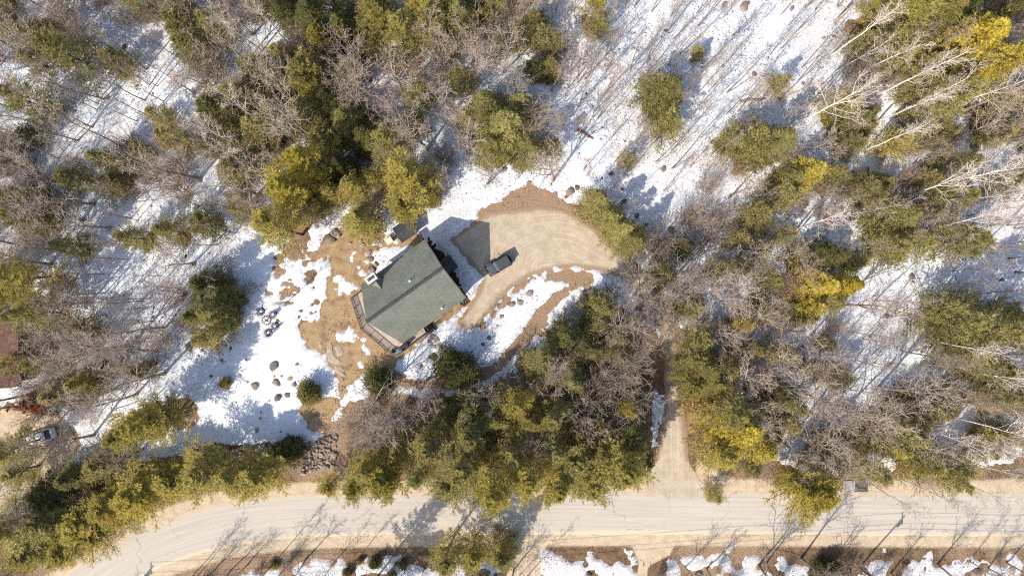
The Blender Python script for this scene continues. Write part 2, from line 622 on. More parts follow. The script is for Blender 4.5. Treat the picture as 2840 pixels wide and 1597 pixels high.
# ================================================================ LAYOUT (photo pixels on the ground)
ROAD_C = [(40, 1800), (120, 1715), (215, 1640), (320, 1570), (450, 1506), (610, 1456), (780, 1433), (950, 1425),
          (1200, 1422), (1600, 1421), (2000, 1421), (2400, 1423), (2840, 1426), (3400, 1430)]
DRIVE = [(1262, 905), (1292, 858), (1326, 806), (1336, 772), (1300, 725), (1262, 688), (1240, 668), (1262, 648),
         (1300, 625), (1328, 606), (1356, 590), (1420, 579), (1500, 575), (1560, 582), (1612, 603), (1660, 640),
         (1696, 682), (1740, 716), (1800, 765), (1845, 830), (1872, 930), (1880, 1010), (1893, 1110), (1903, 1200),
         (1912, 1285), (1945, 1340), (1985, 1372), (1985, 1400), (1780, 1400), (1782, 1372), (1806, 1320), (1822, 1250),
         (1842, 1130), (1846, 1010), (1830, 915), (1792, 840), (1740, 782), (1690, 758), (1644, 748), (1600, 742), (1530, 748),
         (1467, 768), (1420, 800), (1392, 825), (1350, 878), (1318, 913), (1295, 918), (1275, 900)]
DRIVE_MID = [(1300, 880, 0), (1400, 790, 0), (1440, 680, 0), (1560, 655, 0), (1660, 700, 0), (1760, 760, 0), (1830, 850, 0),
             (1862, 1000, 0), (1870, 1200, 0), (1872, 1380, 0)]
B_HOUSE = [(850, 715), (890, 680), (930, 645), (1000, 625), (1060, 640), (1120, 655), (1170, 652), (1198, 662), (1236, 702),
           (1262, 760), (1290, 790), (1302, 835), (1290, 855), (1205, 918), (1178, 945), (1130, 985), (1110, 1000), (1100, 1018),
           (1060, 1052), (1000, 1042), (962, 1075), (955, 1110), (900, 1205), (862, 1192), (826, 1150), (830, 1128), (850, 1116),
           (938, 1100), (936, 1052), (925, 1020), (890, 985), (850, 960), (828, 915), (836, 892), (884, 885), (893, 840),
           (903, 800), (908, 762), (925, 742), (905, 722), (870, 732)]
B_APRON = [(1305, 612), (1335, 572), (1395, 545), (1440, 518), (1470, 505), (1510, 520), (1570, 556), (1612, 588), (1640, 618), (1560, 600), (1420, 596)]
B_BAND = [(1330, 918, 5), (1362, 880, 8), (1408, 826, 10), (1480, 774, 12), (1540, 762, 20), (1625, 776, 30), (1572, 818, 27), (1510, 872, 24), (1455, 942, 24),
          (1408, 1000, 26), (1350, 1040, 28), (1270, 1068, 26), (1150, 1072, 24), (1080, 1050, 30)]
B_BANK = [(440, 1275), (600, 1245), (860, 1228), (900, 1200), (960, 1120), (1050, 1090), (1300, 1105), (1500, 1010), (1640, 900),
          (1790, 860), (1840, 960), (1830, 1250), (1800, 1360), (900, 1370), (600, 1400), (400, 1460), (250, 1520), (0, 1620),
          (-60, 1600), (-60, 1400), (180, 1330)]
B_MOUTH = [(1880, 1060), (1920, 1100), (1965, 1190), (1975, 1260), (2100, 1320), (2300, 1330), (2840, 1290), (2900, 1420), (1900, 1420), (1895, 1250)]
B_LEFT = [(-60, 1120), (60, 1130), (190, 1160), (220, 1230), (180, 1330), (60, 1420), (-60, 1450)]
B_SIDE1 = [(1440, 1480), (1510, 1490), (1520, 1540), (1490, 1640), (1380, 1640), (1420, 1560)]
B_SIDE2 = [(1740, 1490), (1880, 1490), (1860, 1540), (1800, 1570), (1790, 1640), (1760, 1640), (1770, 1560)]
S_ISLAND = [(1492, 770), (1512, 775), (1510, 788), (1461, 878), (1408, 945), (1388, 976), (1382, 996), (1333, 1020), (1250, 1022), (1195, 1025),
            (1150, 1018), (1118, 998), (1190, 948), (1215, 925), (1284, 856), (1288, 866), (1268, 892), (1284, 915), (1312, 926), (1333, 927), (1366, 896), (1408, 842), (1457, 793)]
S_STRIP = [(1605, 793), (1645, 830), (1615, 885), (1560, 908), (1500, 940), (1450, 992), (1388, 1045), (1340, 1078), (1310, 1074), (1378, 1040), (1430, 994), (1470, 950), (1534, 862), (1572, 824)]
S_STRIP2 = [(1085, 1062), (1120, 1075), (1200, 1085), (1300, 1072), (1290, 1095), (1180, 1105), (1110, 1090)]
S_DRIVEEDGE = [(1812, 1080), (1828, 1080), (1830, 1170), (1818, 1235), (1806, 1240), (1808, 1150)]
S_NORTH = [(1010, 722), (1030, 694), (1062, 690), (1110, 694), (1140, 682), (1118, 706), (1080, 734), (1060, 752), (1040, 750)]
S_PATCH = [(1545, 1555), (1600, 1535), (1700, 1538), (1722, 1565), (1730, 1640), (1560, 1640)]
S_SHED = [(1045, 600), (1085, 615), (1098, 640), (1090, 660), (1068, 670), (1055, 640)]
# road corridor on the ground, sand both sides
CORR = [(a, b, 112) for a, b in ROAD_C]
OPEN1 = [(1500, -40), (2240, -40), (2330, 150), (2260, 330), (2020, 400), (1930, 560), (1820, 640), (1700, 620), (1560, 480), (1500, 330), (1560, 150)]
OPEN2 = [(120, 250), (400, 60), (520, 60), (500, 240), (420, 400), (300, 340), (60, 400), (-60, 380), (-60, 310)]
OPEN3 = [(2380, 640), (2560, 560), (2900, 520), (2900, 760), (2640, 1000), (2420, 1060), (2320, 960)]
OPEN4 = [(260, 620), (420, 540), (620, 560), (700, 640), (640, 740), (520, 700), (480, 860), (420, 960), (300, 1010), (280, 860)]
CLEAR = [(640, 700), (720, 640), (800, 680), (930, 640), (1010, 605), (1080, 590), (1180, 600), (1240, 540), (1290, 440), (1420, 440), (1500, 510),
         (1580, 540), (1680, 610), (1760, 690), (1850, 780), (1900, 900), (1905, 1050), (1920, 1180), (1960, 1330), (1780, 1370), (1800, 1230),
         (1800, 1000), (1760, 880), (1640, 840), (1520, 960), (1380, 1060), (1300, 1090), (1080, 1085), (960, 1130), (930, 1230), (640, 1270), (470, 1262),
         (400, 1160), (420, 1060), (470, 960), (600, 980), (690, 900), (660, 800)]

# coarse field grid
GX = np.arange(-110, 110.01, .5)
GY = np.arange(-80, 80.01, .5)
XX, YY = np.meshgrid(GX, GY)
F = {}
for nm, poly in (('house', B_HOUSE), ('apron', B_APRON), ('bank', B_BANK), ('mouth', B_MOUTH), ('left', B_LEFT), ('side1', B_SIDE1),
                 ('side2', B_SIDE2), ('drive', DRIVE), ('island', S_ISLAND), ('strip', S_STRIP), ('strip2', S_STRIP2), ('edge', S_DRIVEEDGE),
                 ('north', S_NORTH), ('patch', S_PATCH), ('shed', S_SHED), ('open1', OPEN1), ('open2', OPEN2), ('open3', OPEN3), ('open4', OPEN4), ('clear', CLEAR)):
    F[nm] = sd_poly(XX, YY, poly)
F['band'] = sd_path(XX, YY, B_BAND)
F['corr'] = sd_path(XX, YY, CORR)
F['lane'] = sd_path(XX, YY, DRIVE_MID)
LANE_PTS = None
flat = np.minimum(np.minimum(F['clear'], F['corr']), F['drive'])
F['rough'] = smooth01(flat, 0.5, 9.0)


def samp(f, x, y):
    g = F[f] if isinstance(f, str) else f
    x, y = np.asarray(x, float), np.asarray(y, float)
    u = np.clip((x - GX[0]) / .5, 0, len(GX) - 1.001)
    v = np.clip((y - GY[0]) / .5, 0, len(GY) - 1.001)
    i, j = u.astype(int), v.astype(int)
    fu, fv = u - i, v - j
    return (g[j, i] * (1 - fu) + g[j, i + 1] * fu) * (1 - fv) + (g[j + 1, i] * (1 - fu) + g[j + 1, i + 1] * fu) * fv


def ground_z(x, y):
    return samp('rough', x, y) * (fbm(np.asarray(x, float), np.asarray(y, float), 11.0, 3, 5) * .38)


# ================================================================ TREE MESHES
def tubes(P, R, s):
    """P (B,k,3), R (B,k) -> verts, quads of B tubes"""
    B, k, _ = P.shape
    t = P[:, -1] - P[:, 0]
    t /= np.linalg.norm(t, axis=1, keepdims=True) + 1e-9
    ref = np.where(np.abs(t[:, 2:3]) < .9, np.array([[0, 0, 1.0]]), np.array([[1.0, 0, 0]]))
    a = np.cross(t, ref)
    a /= np.linalg.norm(a, axis=1, keepdims=True) + 1e-9
    b = np.cross(t, a)
    th = np.arange(s) * 2 * PI / s
    ring = a[:, None, :] * np.cos(th)[None, :, None] + b[:, None, :] * np.sin(th)[None, :, None]
    V = P[:, :, None, :] + ring[:, None, :, :] * R[:, :, None, None]
    idx = np.arange(B * k * s).reshape(B, k, s)
    q = np.stack([idx[:, :-1], np.roll(idx, -1, 2)[:, :-1], np.roll(idx, -1, 2)[:, 1:], idx[:, 1:]], -1)
    return V.reshape(-1, 3), q.reshape(-1, 4)


def join(parts):
    vs, fs, n = [], [], 0
    for v, f in parts:
        vs.append(v)
        fs.append(f + n)
        n += len(v)
    return np.concatenate(vs), np.concatenate(fs)


def unit(v):
    return v / (np.linalg.norm(v, axis=-1, keepdims=True) + 1e-9)


def sprout(r, P, per, t0, ang, lratio, k, jit, up, lens=None):
    """children along parent polylines: returns polylines (B*per,k,3) and lengths"""
    B, kk, _ = P.shape
    t = t0 + (1 - t0) * (np.arange(per)[None, :] + r.random((B, per))) / per
    u = np.clip(t * (kk - 1), 0, kk - 1.001)
    i = u.astype(int)
    fr = (u - i)[..., None]
    bi = np.arange(B)[:, None]
    p0, p1 = P[bi, i], P[bi, i + 1]
    org = p0 * (1 - fr) + p1 * fr
    tan = unit(p1 - p0)
    plen = np.linalg.norm(P[:, -1] - P[:, 0], axis=1)[:, None]
    ref = np.where(np.abs(tan[..., 2:3]) < .9, np.array([0, 0, 1.0]), np.array([1.0, 0, 0]))
    a = unit(np.cross(tan, ref))
    b = np.cross(tan, a)
    az = (np.arange(per)[None, :] * 2.4 + r.random((B, 1)) * 6.28 + r.normal(0, .5, (B, per)))[..., None]
    an = (ang + r.normal(0, ang * .25, (B, per)))[..., None]
    dr = tan * np.cos(an) + (a * np.cos(az) + b * np.sin(az)) * np.sin(an)
    L = plen * lratio * (1.15 - .65 * t) * (.7 + .6 * r.random((B, per)))
    n = B * per
    org, dr, L = org.reshape(n, 3), dr.reshape(n, 3), L.reshape(n)
    out = [org]
    cur, dd = org, dr
    for s_ in range(k - 1):
        dd = unit(dd + r.normal(0, jit, (n, 3)) + np.array([0, 0, up]))
        cur = cur + dd * (L / (k - 1))[:, None]
        out.append(cur)
    return np.stack(out, 1), L, t.reshape(n)


def bare_tree(seed, H, first, n1, ang1, len1, per2=7, per3=6, per4=3, trunk_r=.2, forks=False, twr=1.0):
    r = np.random.default_rng(seed)
    k = 9
    zs = np.linspace(0, 1, k)
    wob = np.cumsum(r.normal(0, .012 * H / 2, (k, 2)), 0) * (zs[:, None] > 0)
    lean = r.normal(0, .05, 2)
    P0 = np.concatenate([wob * .5 + zs[:, None] * lean * H, (zs * H * .93)[:, None] - .3], 1)[None]
    R0 = (trunk_r * (1 - .86 * zs) + .012)[None]
    R0[0, 0] *= 1.35
    wood = [tubes(P0, R0, 7)]
    P1, L1, t1 = sprout(r, P0, n1, first, ang1, len1 / (H * .93), 6, .13, .07)
    rb = trunk_r * (.15 + .42 * (1 - t1)) * (.6 + .6 * r.random(len(t1)))
    rb = np.clip(rb, .028, .14)
    wood.append(tubes(P1, rb[:, None] * np.linspace(1, .3, 6)[None], 5))
    P2, L2, t2 = sprout(r, P1, per2, .22, .75, .46, 4, .16, .05)
    r2 = np.repeat(rb, per2) * .45
    wood.append(tubes(P2, np.clip(r2, .012, .05)[:, None] * np.linspace(1, .45, 4)[None], 4))
    P3, L3, t3 = sprout(r, P2, per3, .2, .7, .52, 3, .2, .05)
    tw = [tubes(P3, np.full((len(P3), 3), .0125 * twr) * np.linspace(1.15, .6, 3)[None], 3)]
    if per4:
        P4, L4, t4 = sprout(r, P3, per4, .25, .65, .6, 2, .2, .04)
        tw.append(tubes(P4, np.full((len(P4), 2), .0095 * twr) * np.array([[1.1, .6]]), 3))
    return join(wood), join(tw)


def shrub(seed, H, stems, spread, twr=1.0, per=9):
    r = np.random.default_rng(seed)
    az = r.random(stems) * 6.28
    til = r.random(stems) ** .7 * spread
    L = H * (.6 + .5 * r.random(stems))
    k = 5
    tt = np.linspace(0, 1, k)
    off = np.stack([np.cos(az), np.sin(az)], 1) * r.random((stems, 1)) * H * .12
    P = np.zeros((stems, k, 3))
    P[:, :, 0] = off[:, :1] + (np.cos(az) * np.sin(til) * L)[:, None] * tt + np.cumsum(r.normal(0, .03 * H / k, (stems, k)), 1)
    P[:, :, 1] = off[:, 1:] + (np.sin(az) * np.sin(til) * L)[:, None] * tt + np.cumsum(r.normal(0, .03 * H / k, (stems, k)), 1)
    P[:, :, 2] = (np.cos(til) * L)[:, None] * tt - .1
    wood = tubes(P, np.full((stems, k), .02 * twr) * np.linspace(1.5, .6, k)[None], 4)
    P2, _, _ = sprout(r, P, per, .2, .55, .42, 3, .15, .06)
    tw = [tubes(P2, np.full((len(P2), 3), .011 * twr), 3)]
    P3, _, _ = sprout(r, P2, 4, .2, .6, .5, 2, .2, .04)
    tw.append(tubes(P3, np.full((len(P3), 2), .0085 * twr), 3))
    return wood, join(tw)


def conifer(seed, H, R, kind):
    r = np.random.default_rng(seed)
    par = dict(pine=(88, 15, 4, 8, .25, .046, .22), hem=(92, 15, 3, 9, .20, .045, .08), young=(66, 11, 3, 7, .24, .038, .06),
               dense=(150, 10, 3, 6, .17, .06, .02))[kind]
    nb, m, q, nn, ln, wd, z0 = par
    k = 8
    zs = np.linspace(0, 1, k)
    P0 = np.concatenate([np.cumsum(r.normal(0, .006 * H, (k, 2)), 0) * (zs[:, None] > 0), (zs * H)[:, None] - .2 * (zs[:, None] == 0)], 1)[None]
    tr = .011 * H + .03
    wood = [tubes(P0, (tr * (1 - .9 * zs))[None], 6)]
    t = np.sort(r.random(nb) ** (.85 if kind == 'pine' else 1.15)) * (1 - z0) + z0
    if kind == 'pine':
        t = np.clip(np.round(t * 15) / 15 + r.normal(0, .006, nb), z0, .99)
    s = (t - z0) / (1 - z0)
    if kind == 'pine':
        prof = np.clip((1 - s) ** .62, .12, 1) * np.clip(.75 + s * 1.6, 0, 1)
        el = .15 + .55 * s + r.normal(0, .12, nb)
        rv = .62 + .55 * r.random(nb)
    elif kind == 'hem':
        prof = np.clip((1 - s) ** .8, .07, 1)
        el = -.12 + .45 * s + r.normal(0, .1, nb)
        rv = .72 + .36 * r.random(nb)
    elif kind == 'young':
        prof = np.clip((1 - s) ** .75, .12, 1)
        el = .05 + .5 * s + r.normal(0, .15, nb)
        rv = .55 + .6 * r.random(nb)
    else:
        prof = np.sqrt(np.clip(1 - (s * 1.0) ** 2.2, .05, 1))
        el = .05 + .9 * s + r.normal(0, .12, nb)
        rv = .8 + .25 * r.random(nb)
    az = np.arange(nb) * 2.39996 + r.normal(0, .2, nb)
    ns = dict(pine=9, hem=13, young=9, dense=0)[kind]
    if ns:
        # limbs stand above one another, so the crown reads as a star from above
        sec = np.round(az / (2 * PI / ns)) * (2 * PI / ns)
        az = sec + r.normal(0, .17, nb) + .25 * np.sin(s * 7 + sec)
    # a few azimuth sectors are thin, so the outline is uneven
    ph = r.random(3) * 6.28
    lobes = 1 + .16 * np.cos(2 * az + ph[0]) + .12 * np.cos(3 * az + ph[1]) + .10 * np.cos(5 * az + ph[2])
    L = R * prof * rv * lobes
    org = np.stack([np.interp(t * H, P0[0, :, 2], P0[0, :, 0]), np.interp(t * H, P0[0, :, 2], P0[0, :, 1]), t * H], 1)
    kk = 5
    cur, out = org, [org]
    e = el.copy()
    for j in range(kk - 1):
        dd = np.stack([np.cos(az) * np.cos(e), np.sin(az) * np.cos(e), np.sin(e)], 1)
        cur = cur + dd * (L / (kk - 1))[:, None] + r.normal(0, .03, (nb, 3)) * L[:, None] * .4
        out.append(cur)
        e = e + (.08 if kind == 'pine' else -.08 if kind == 'hem' else .05)
    PB = np.stack(out, 1)
    wood.append(tubes(PB, np.clip(.012 * L, .008, .05)[:, None] * np.linspace(1.2, .4, kk)[None], 4))
    # branchlets left and right of each branch
    sB = .2 + .8 * (np.arange(m)[None, :] + r.random((nb, m))) / m
    u = np.clip(sB * (kk - 1), 0, kk - 1.001)
    i = u.astype(int)
    fr = (u - i)[..., None]
    bi = np.arange(nb)[:, None]
    o = PB[bi, i] * (1 - fr) + PB[bi, i + 1] * fr
    tan = unit(PB[bi, i + 1] - PB[bi, i])
    side = unit(np.cross(tan, np.array([0, 0, 1.0])))
    sg = np.where((np.arange(m) % 2) == 0, 1, -1)[None, :, None]
    aa = (.85 + r.normal(0, .2, (nb, m)))[..., None] * (1 - .75 * np.clip(sB[..., None] - .8, 0, .2) / .2)
    dd = unit(tan * np.cos(aa) + side * sg * np.sin(aa) + np.array([0, 0, 1.0]) * r.normal(.08 if kind != 'hem' else -.06, .16, (nb, m, 1)))
    bl = (L[:, None] * (.27 if kind == 'pine' else .30) * (1.1 - .75 * sB) + .16) * (.7 + .6 * r.random((nb, m)))
    # tufts along each branchlet
    tq = (np.arange(q) + .7) / q
    tc = o[:, :, None, :] + dd[:, :, None, :] * (bl[..., None] * tq)[..., None]
    tc = tc + r.normal(0, .03, tc.shape)
    tc = tc.reshape(-1, 3)
    td = np.repeat(dd.reshape(-1, 3), q, 0)
    n = len(tc) * nn
    c = np.repeat(tc, nn, 0)
    spread = .75 if kind in ('pine', 'dense') else .6
    nd = unit(np.repeat(td, nn, 0) + r.normal(0, spread, (n, 3)) * (np.array([1, 1, .75]) if kind != 'hem' else np.array([1, 1, .45])) + np.array([0, 0, .18 if kind == 'pine' else .02]))
    w = unit(np.cross(nd, r.normal(0, 1, (n, 3)) * np.array([.6, .6, 1.2])))
    ll = (ln * (.6 + .8 * r.random(n)))[:, None]
    v = np.stack([c - w * wd * .5, c + w * wd * .5, c + nd * ll], 1).reshape(-1, 3)
    f = np.arange(n * 3).reshape(-1, 3)
    return join(wood), (v, f)


VAR = {}


def variant(key, name, wood, leaf, woodmat, leafmat):
    VAR.setdefault(key, []).append((np_mesh(name + '_trunk', wood[0], wood[1], woodmat, True),
                                    np_mesh(name + '_crown', leaf[0], leaf[1], leafmat)))


def make_variants():
    for i, (H, fi, n1, an, ln, tr) in enumerate(((14.5, .36, 15, .62, 7.4, .21), (13, .30, 14, .75, 6.6, .2), (15.5, .42, 13, .52, 6.8, .19), (12.5, .3, 16, .68, 5.8, .17), (14, .5, 12, .8, 6.0, .2), (13.5, .25, 11, .5, 7.4, .15))):
        w, t = bare_tree(100 + i, H, fi, n1, an, ln, 6, 5, 2, tr * 1.25, twr=1.2)
        variant('hard', 'hardwood', w, t, M['bark'], M['twig'])
    for i, (H, fi, n1, an, ln, tr) in enumerate(((18.5, .5, 13, .5, 5.4, .15), (17, .45, 12, .55, 5.4, .14), (19.5, .55, 12, .45, 5.0, .15))):
        w, t = bare_tree(200 + i, H, fi, n1, an, ln, 6, 5, 2, tr, twr=1.0)
        variant('birch', 'birch', w, t, M['birch'], M['twig'])
    for i, (H, fi, n1, an, ln, tr) in enumerate(((13.5, .4, 12, .5, 3.4, .085), (12, .3, 12, .55, 3.2, .075), (15, .45, 12, .45, 3.6, .10), (10, .25, 12, .6, 2.8, .06))):
        w, t = bare_tree(300 + i, H, fi, n1, an, ln, 5, 4, 2, tr, twr=.85)
        variant('slim', 'slender', w, t, M['bark'], M['twig'])
    for i, (H, st, sp) in enumerate(((5.6, 26, .5), (6.8, 24, .42), (4.4, 28, .6))):
        w, t = shrub(400 + i, H, st, sp, 1.15)
        variant('shrub', 'shrub', w, t, M['twig'], M['twig'])
    for i, (H, R) in enumerate(((15.5, 4.3), (14, 4.6), (17, 4.1), (13, 3.8))):
        w, t = conifer(500 + i, H, R, 'pine')
        variant('pine', 'pine', w, t, M['darkbark'], M['needles'])
    for i, (H, R) in enumerate(((11.5, 3.5), (10, 3.2), (13, 3.4))):
        w, t = conifer(600 + i, H, R, 'hem')
        variant('hem', 'hemlock', w, t, M['darkbark'], M['needles'])
    for i, (H, R) in enumerate(((6.5, 2.6), (5.2, 2.4), (8.0, 2.6), (7, 3.0))):
        w, t = conifer(700 + i, H, R, 'young')
        variant('young', 'young_evergreen', w, t, M['darkbark'], M['needles'])
    for i, (H, R) in enumerate(((3.4, 2.1), (2.8, 1.7))):
        w, t = conifer(800 + i, H, R, 'dense')
        variant('dense', 'dense_bush', w, t, M['darkbark'], M['needles'])


make_variants()
VH = dict(hard=(14.5, 13, 15.5, 12.5, 14, 13.5), birch=(18.5, 17, 19.5), slim=(13.5, 12, 15, 10), shrub=(5.6, 6.8, 4.4), pine=(15.5, 14, 17, 13),
          hem=(11.5, 10, 13), young=(6.5, 5.2, 8, 7), dense=(3.4, 2.8))
VR = dict(pine=(4.3, 4.6, 4.1, 3.8), hem=(3.5, 3.2, 3.4), young=(2.6, 2.4, 2.6, 3.0), dense=(2.1, 1.7))

# ================================================================ TREE PLAN
# crowns read off the photo: (x, y, crown radius, kind, tint 0 dark .. 1 yellow) in 2576-wide pixels
CROWNS = [
    # top centre stand
    (705, 15, 55, 'hem', .15), (790, 40, 75, 'hem', .1), (860, 70, 60, 'hem', .2), (800, 95, 40, 'pine', .75), (955, 40, 70, 'pine', .6), (1065, 35, 70, 'pine', .65),
    (1150, 40, 60, 'hem', .35), (1010, 95, 55, 'pine', .55), (690, 175, 52, 'hem', .3), (640, 170, 48, 'young', .3), (768, 185, 60, 'pine', .6), (770, 215, 40, 'pine', .85), (825, 245, 50, 'hem', .1),
    (760, 275, 58, 'hem', .35), (690, 285, 50, 'hem', .3), (640, 320, 52, 'hem', .4), (600, 240, 55, 'young', .35), (868, 300, 60, 'hem', .3), (915, 345, 50, 'hem', .12),
    (770, 400, 60, 'pine', .9), (720, 480, 78, 'pine', .85), (700, 575, 62, 'pine', .7), (775, 490, 55, 'hem', .2), (885, 470, 52, 'hem', .65), (905, 555, 58, 'hem', .62), (850, 420, 50, 'hem', .08),
    (1028, 462, 78, 'pine', .72), (975, 370, 55, 'pine', .55), (1015, 528, 44, 'pine', .7), (560, 330, 45, 'young', .35), (525, 270, 45, 'young', .3), (590, 420, 50, 'young', .4),
    (450, 60, 55, 'young', .3), (530, 60, 50, 'young', .35), (470, 120, 50, 'young', .35), (90, 90, 50, 'young', .3), (60, 250, 60, 'young', .35), (150, 130, 55, 'young', .3),
    (1270, 320, 85, 'hem', .45), (1215, 265, 58, 'hem', .3), (1310, 265, 50, 'hem', .35), (1330, 370, 55, 'hem', .4), (1230, 370, 50, 'hem', .45), (1050, 235, 52, 'young', .4), (1160, 195, 48, 'young', .35),
    (1345, 60, 45, 'young', .35), (1500, 10, 42, 'pine', .7), (1690, 230, 58, 'hem', .4), (1650, 210, 45, 'young', .35), (1680, 300, 48, 'young', .5),
    # right of the turning circle
    (1500, 505, 48, 'hem', .5), (1535, 545, 50, 'hem', .45), (1565, 580, 48, 'hem', .5), (1600, 612, 46, 'hem', .4), (1680, 690, 45, 'hem', .3), (1745, 770, 52, 'hem', .3),
    (1760, 850, 52, 'pine', .45), (1755, 920, 55, 'pine', .55), (1740, 970, 48, 'pine', .6), (1800, 960, 45, 'hem', .3),
    (1900, 350, 55, 'young', .45), (1960, 355, 55, 'hem', .4), (1850, 350, 40, 'young', .5), (2040, 432, 58, 'hem', .8), (1990, 450, 40, 'hem', .4), (2130, 260, 42, 'young', .55), (2160, 300, 45, 'hem', .3),
    (2470, 100, 98, 'hem', .98), (2530, 150, 70, 'hem', .95), (2415, 160, 48, 'hem', .8), (2575, 10, 40, 'hem', .2), (2300, 30, 70, 'pine', .6), (2380, 15, 55, 'pine', .6), (2220, 10, 45, 'pine', .65), (2440, 5, 40, 'hem', .1),
    (2270, 140, 42, 'young', .6), (2390, 250, 60, 'young', .5), (2330, 210, 50, 'young', .5), (2560, 240, 50, 'hem', .7),
    (2265, 545, 65, 'hem', .4), (2300, 610, 55, 'young', .5), (2400, 500, 60, 'young', .4), (2250, 620, 50, 'young', .45), (2430, 600, 60, 'young', .35), (2070, 720, 65, 'hem', .9), (2130, 715, 50, 'hem', .95), (2050, 770, 45, 'hem', .8), (2090, 640, 55, 'hem', .15),
    (2400, 800, 70, 'young', .4), (2480, 830, 70, 'young', .45), (2540, 800, 60, 'young', .3), (2440, 900, 55, 'young', .4), (2500, 930, 55, 'young', .5), (2560, 990, 60, 'hem', .4),
    (1870, 1080, 92, 'hem', .93), (1820, 1150, 60, 'hem', .7), (1920, 1130, 60, 'hem', .85), (1965, 1005, 58, 'hem', .2), (1830, 1030, 55, 'pine', .5), (2040, 1240, 78, 'pine', .8), (1990, 1215, 40, 'pine', .7),
    (2280, 1090, 60, 'hem', .35), (2250, 1130, 45, 'hem', .7), (2330, 1170, 50, 'young', .6), (2200, 1190, 45, 'young', .6), (1800, 1250, 26, 'young', .6), (2420, 1180, 45, 'young', .5),
    # between island and road
    (1425, 850, 58, 'hem', .2), (1485, 885, 52, 'hem', .25), (1515, 770, 58, 'hem', .35), (1375, 915, 55, 'pine', .45), (1440, 960, 50, 'hem', .3), (1560, 850, 45, 'hem', .3), (1300, 1005, 52, 'pine', .7), (1335, 1060, 52, 'pine', .6),
    (1180, 1090, 70, 'pine', .35), (1165, 1180, 82, 'pine', .55), (1125, 1215, 62, 'pine', .5), (1230, 1220, 72, 'pine', .72), (1330, 1205, 62, 'pine', .7), (1440, 1165, 80, 'pine', .55), (1400, 1225, 58, 'pine', .7),
    (1550, 1180, 82, 'pine', .68), (1490, 1215, 60, 'pine', .6), (1590, 1100, 55, 'pine', .25), (1615, 1160, 50, 'hem', .15), (1450, 1090, 48, 'pine', .65), (1580, 1030, 36, 'pine', .8), (1240, 1110, 48, 'hem', .2),
    (960, 1195, 72, 'pine', .75), (930, 1165, 50, 'pine', .6), (895, 1222, 46, 'pine', .7), (828, 1222, 36, 'pine', .7), (1060, 1190, 40, 'pine', .5),
    (1080, 1125, 58, 'pine', .5), (1120, 1055, 48, 'hem', .25), (1250, 1050, 48, 'pine', .5), (1385, 1045, 52, 'pine', .5), (1300, 1140, 55, 'pine', .55), (1185, 1020, 42, 'hem', .2), (1390, 1125, 50, 'pine', .5), (1505, 1130, 52, 'pine', .5), (1500, 1050, 45, 'hem', .3), (1000, 1130, 45, 'pine', .6),
    # along the road to the left
    (650, 1195, 76, 'pine', .68), (590, 1190, 62, 'pine', .6), (500, 1185, 74, 'pine', .62), (430, 1215, 72, 'pine', .68), (340, 1240, 82, 'pine', .78), (275, 1280, 65, 'pine', .7), (205, 1325, 82, 'pine', .72), (120, 1320, 82, 'pine', .5),
    (40, 1330, 82, 'pine', .5), (70, 1395, 62, 'pine', .6), (165, 1385, 60, 'pine', .68), (235, 1350, 55, 'pine', .7), (100, 1250, 60, 'hem', .12), (180, 1200, 55, 'hem', .2), (250, 1170, 48, 'pine', .55), (45, 1190, 52, 'pine', .55), (25, 1130, 55, 'pine', .6),
    # left woods
    (365, 1065, 72, 'pine', .7), (415, 1045, 50, 'pine', .5), (320, 1100, 48, 'pine', .65), (508, 718, 52, 'hem', .1), (535, 785, 52, 'hem', .4), (490, 795, 42, 'hem', .3), (562, 745, 42, 'hem', .18), (545, 808, 36, 'hem', .5),
    (45, 690, 58, 'pine', .65), (20, 740, 50, 'pine', .6), (80, 790, 52, 'young', .45), (195, 965, 45, 'hem', .65), (85, 915, 38, 'young', .5), (130, 1000, 45, 'hem', .6),
    (165, 620, 40, 'hem', .5), (330, 600, 38, 'young', .45), (250, 395, 42, 'hem', .4), (40, 540, 60, 'young', .3), (285, 150, 40, 'young', .35), (420, 580, 36, 'young', .35), (510, 560, 42, 'young', .3),
    # singles near the house
    (1142, 928, 54, 'dense', .12), (775, 990, 31, 'dense', .3), (724, 1132, 36, 'dense', .05), (950, 965, 40, 'dense', .1), (565, 963, 15, 'dense', .6), (1760, 130, 20, 'young', .5), (1580, 400, 28, 'young', .35), (1510, 60, 30, 'young', .5),
    # south side of the road
    (1190, 1390, 55, 'pine', .6), (1130, 1400, 50, 'pine', .55), (1260, 1400, 50, 'hem', .5), (942, 1418, 17, 'dense', .25), (1012, 1422, 13, 'dense', .3), (872, 1442, 12, 'dense', .3), (905, 1412, 9, 'dense', .5), (690, 1420, 13, 'dense', .35), (2080, 1432, 28, 'dense', .05), (2125, 1442, 20, 'dense', .1), (2050, 1446, 14, 'dense', .1), (985, 1448, 12, 'dense', .3),
]
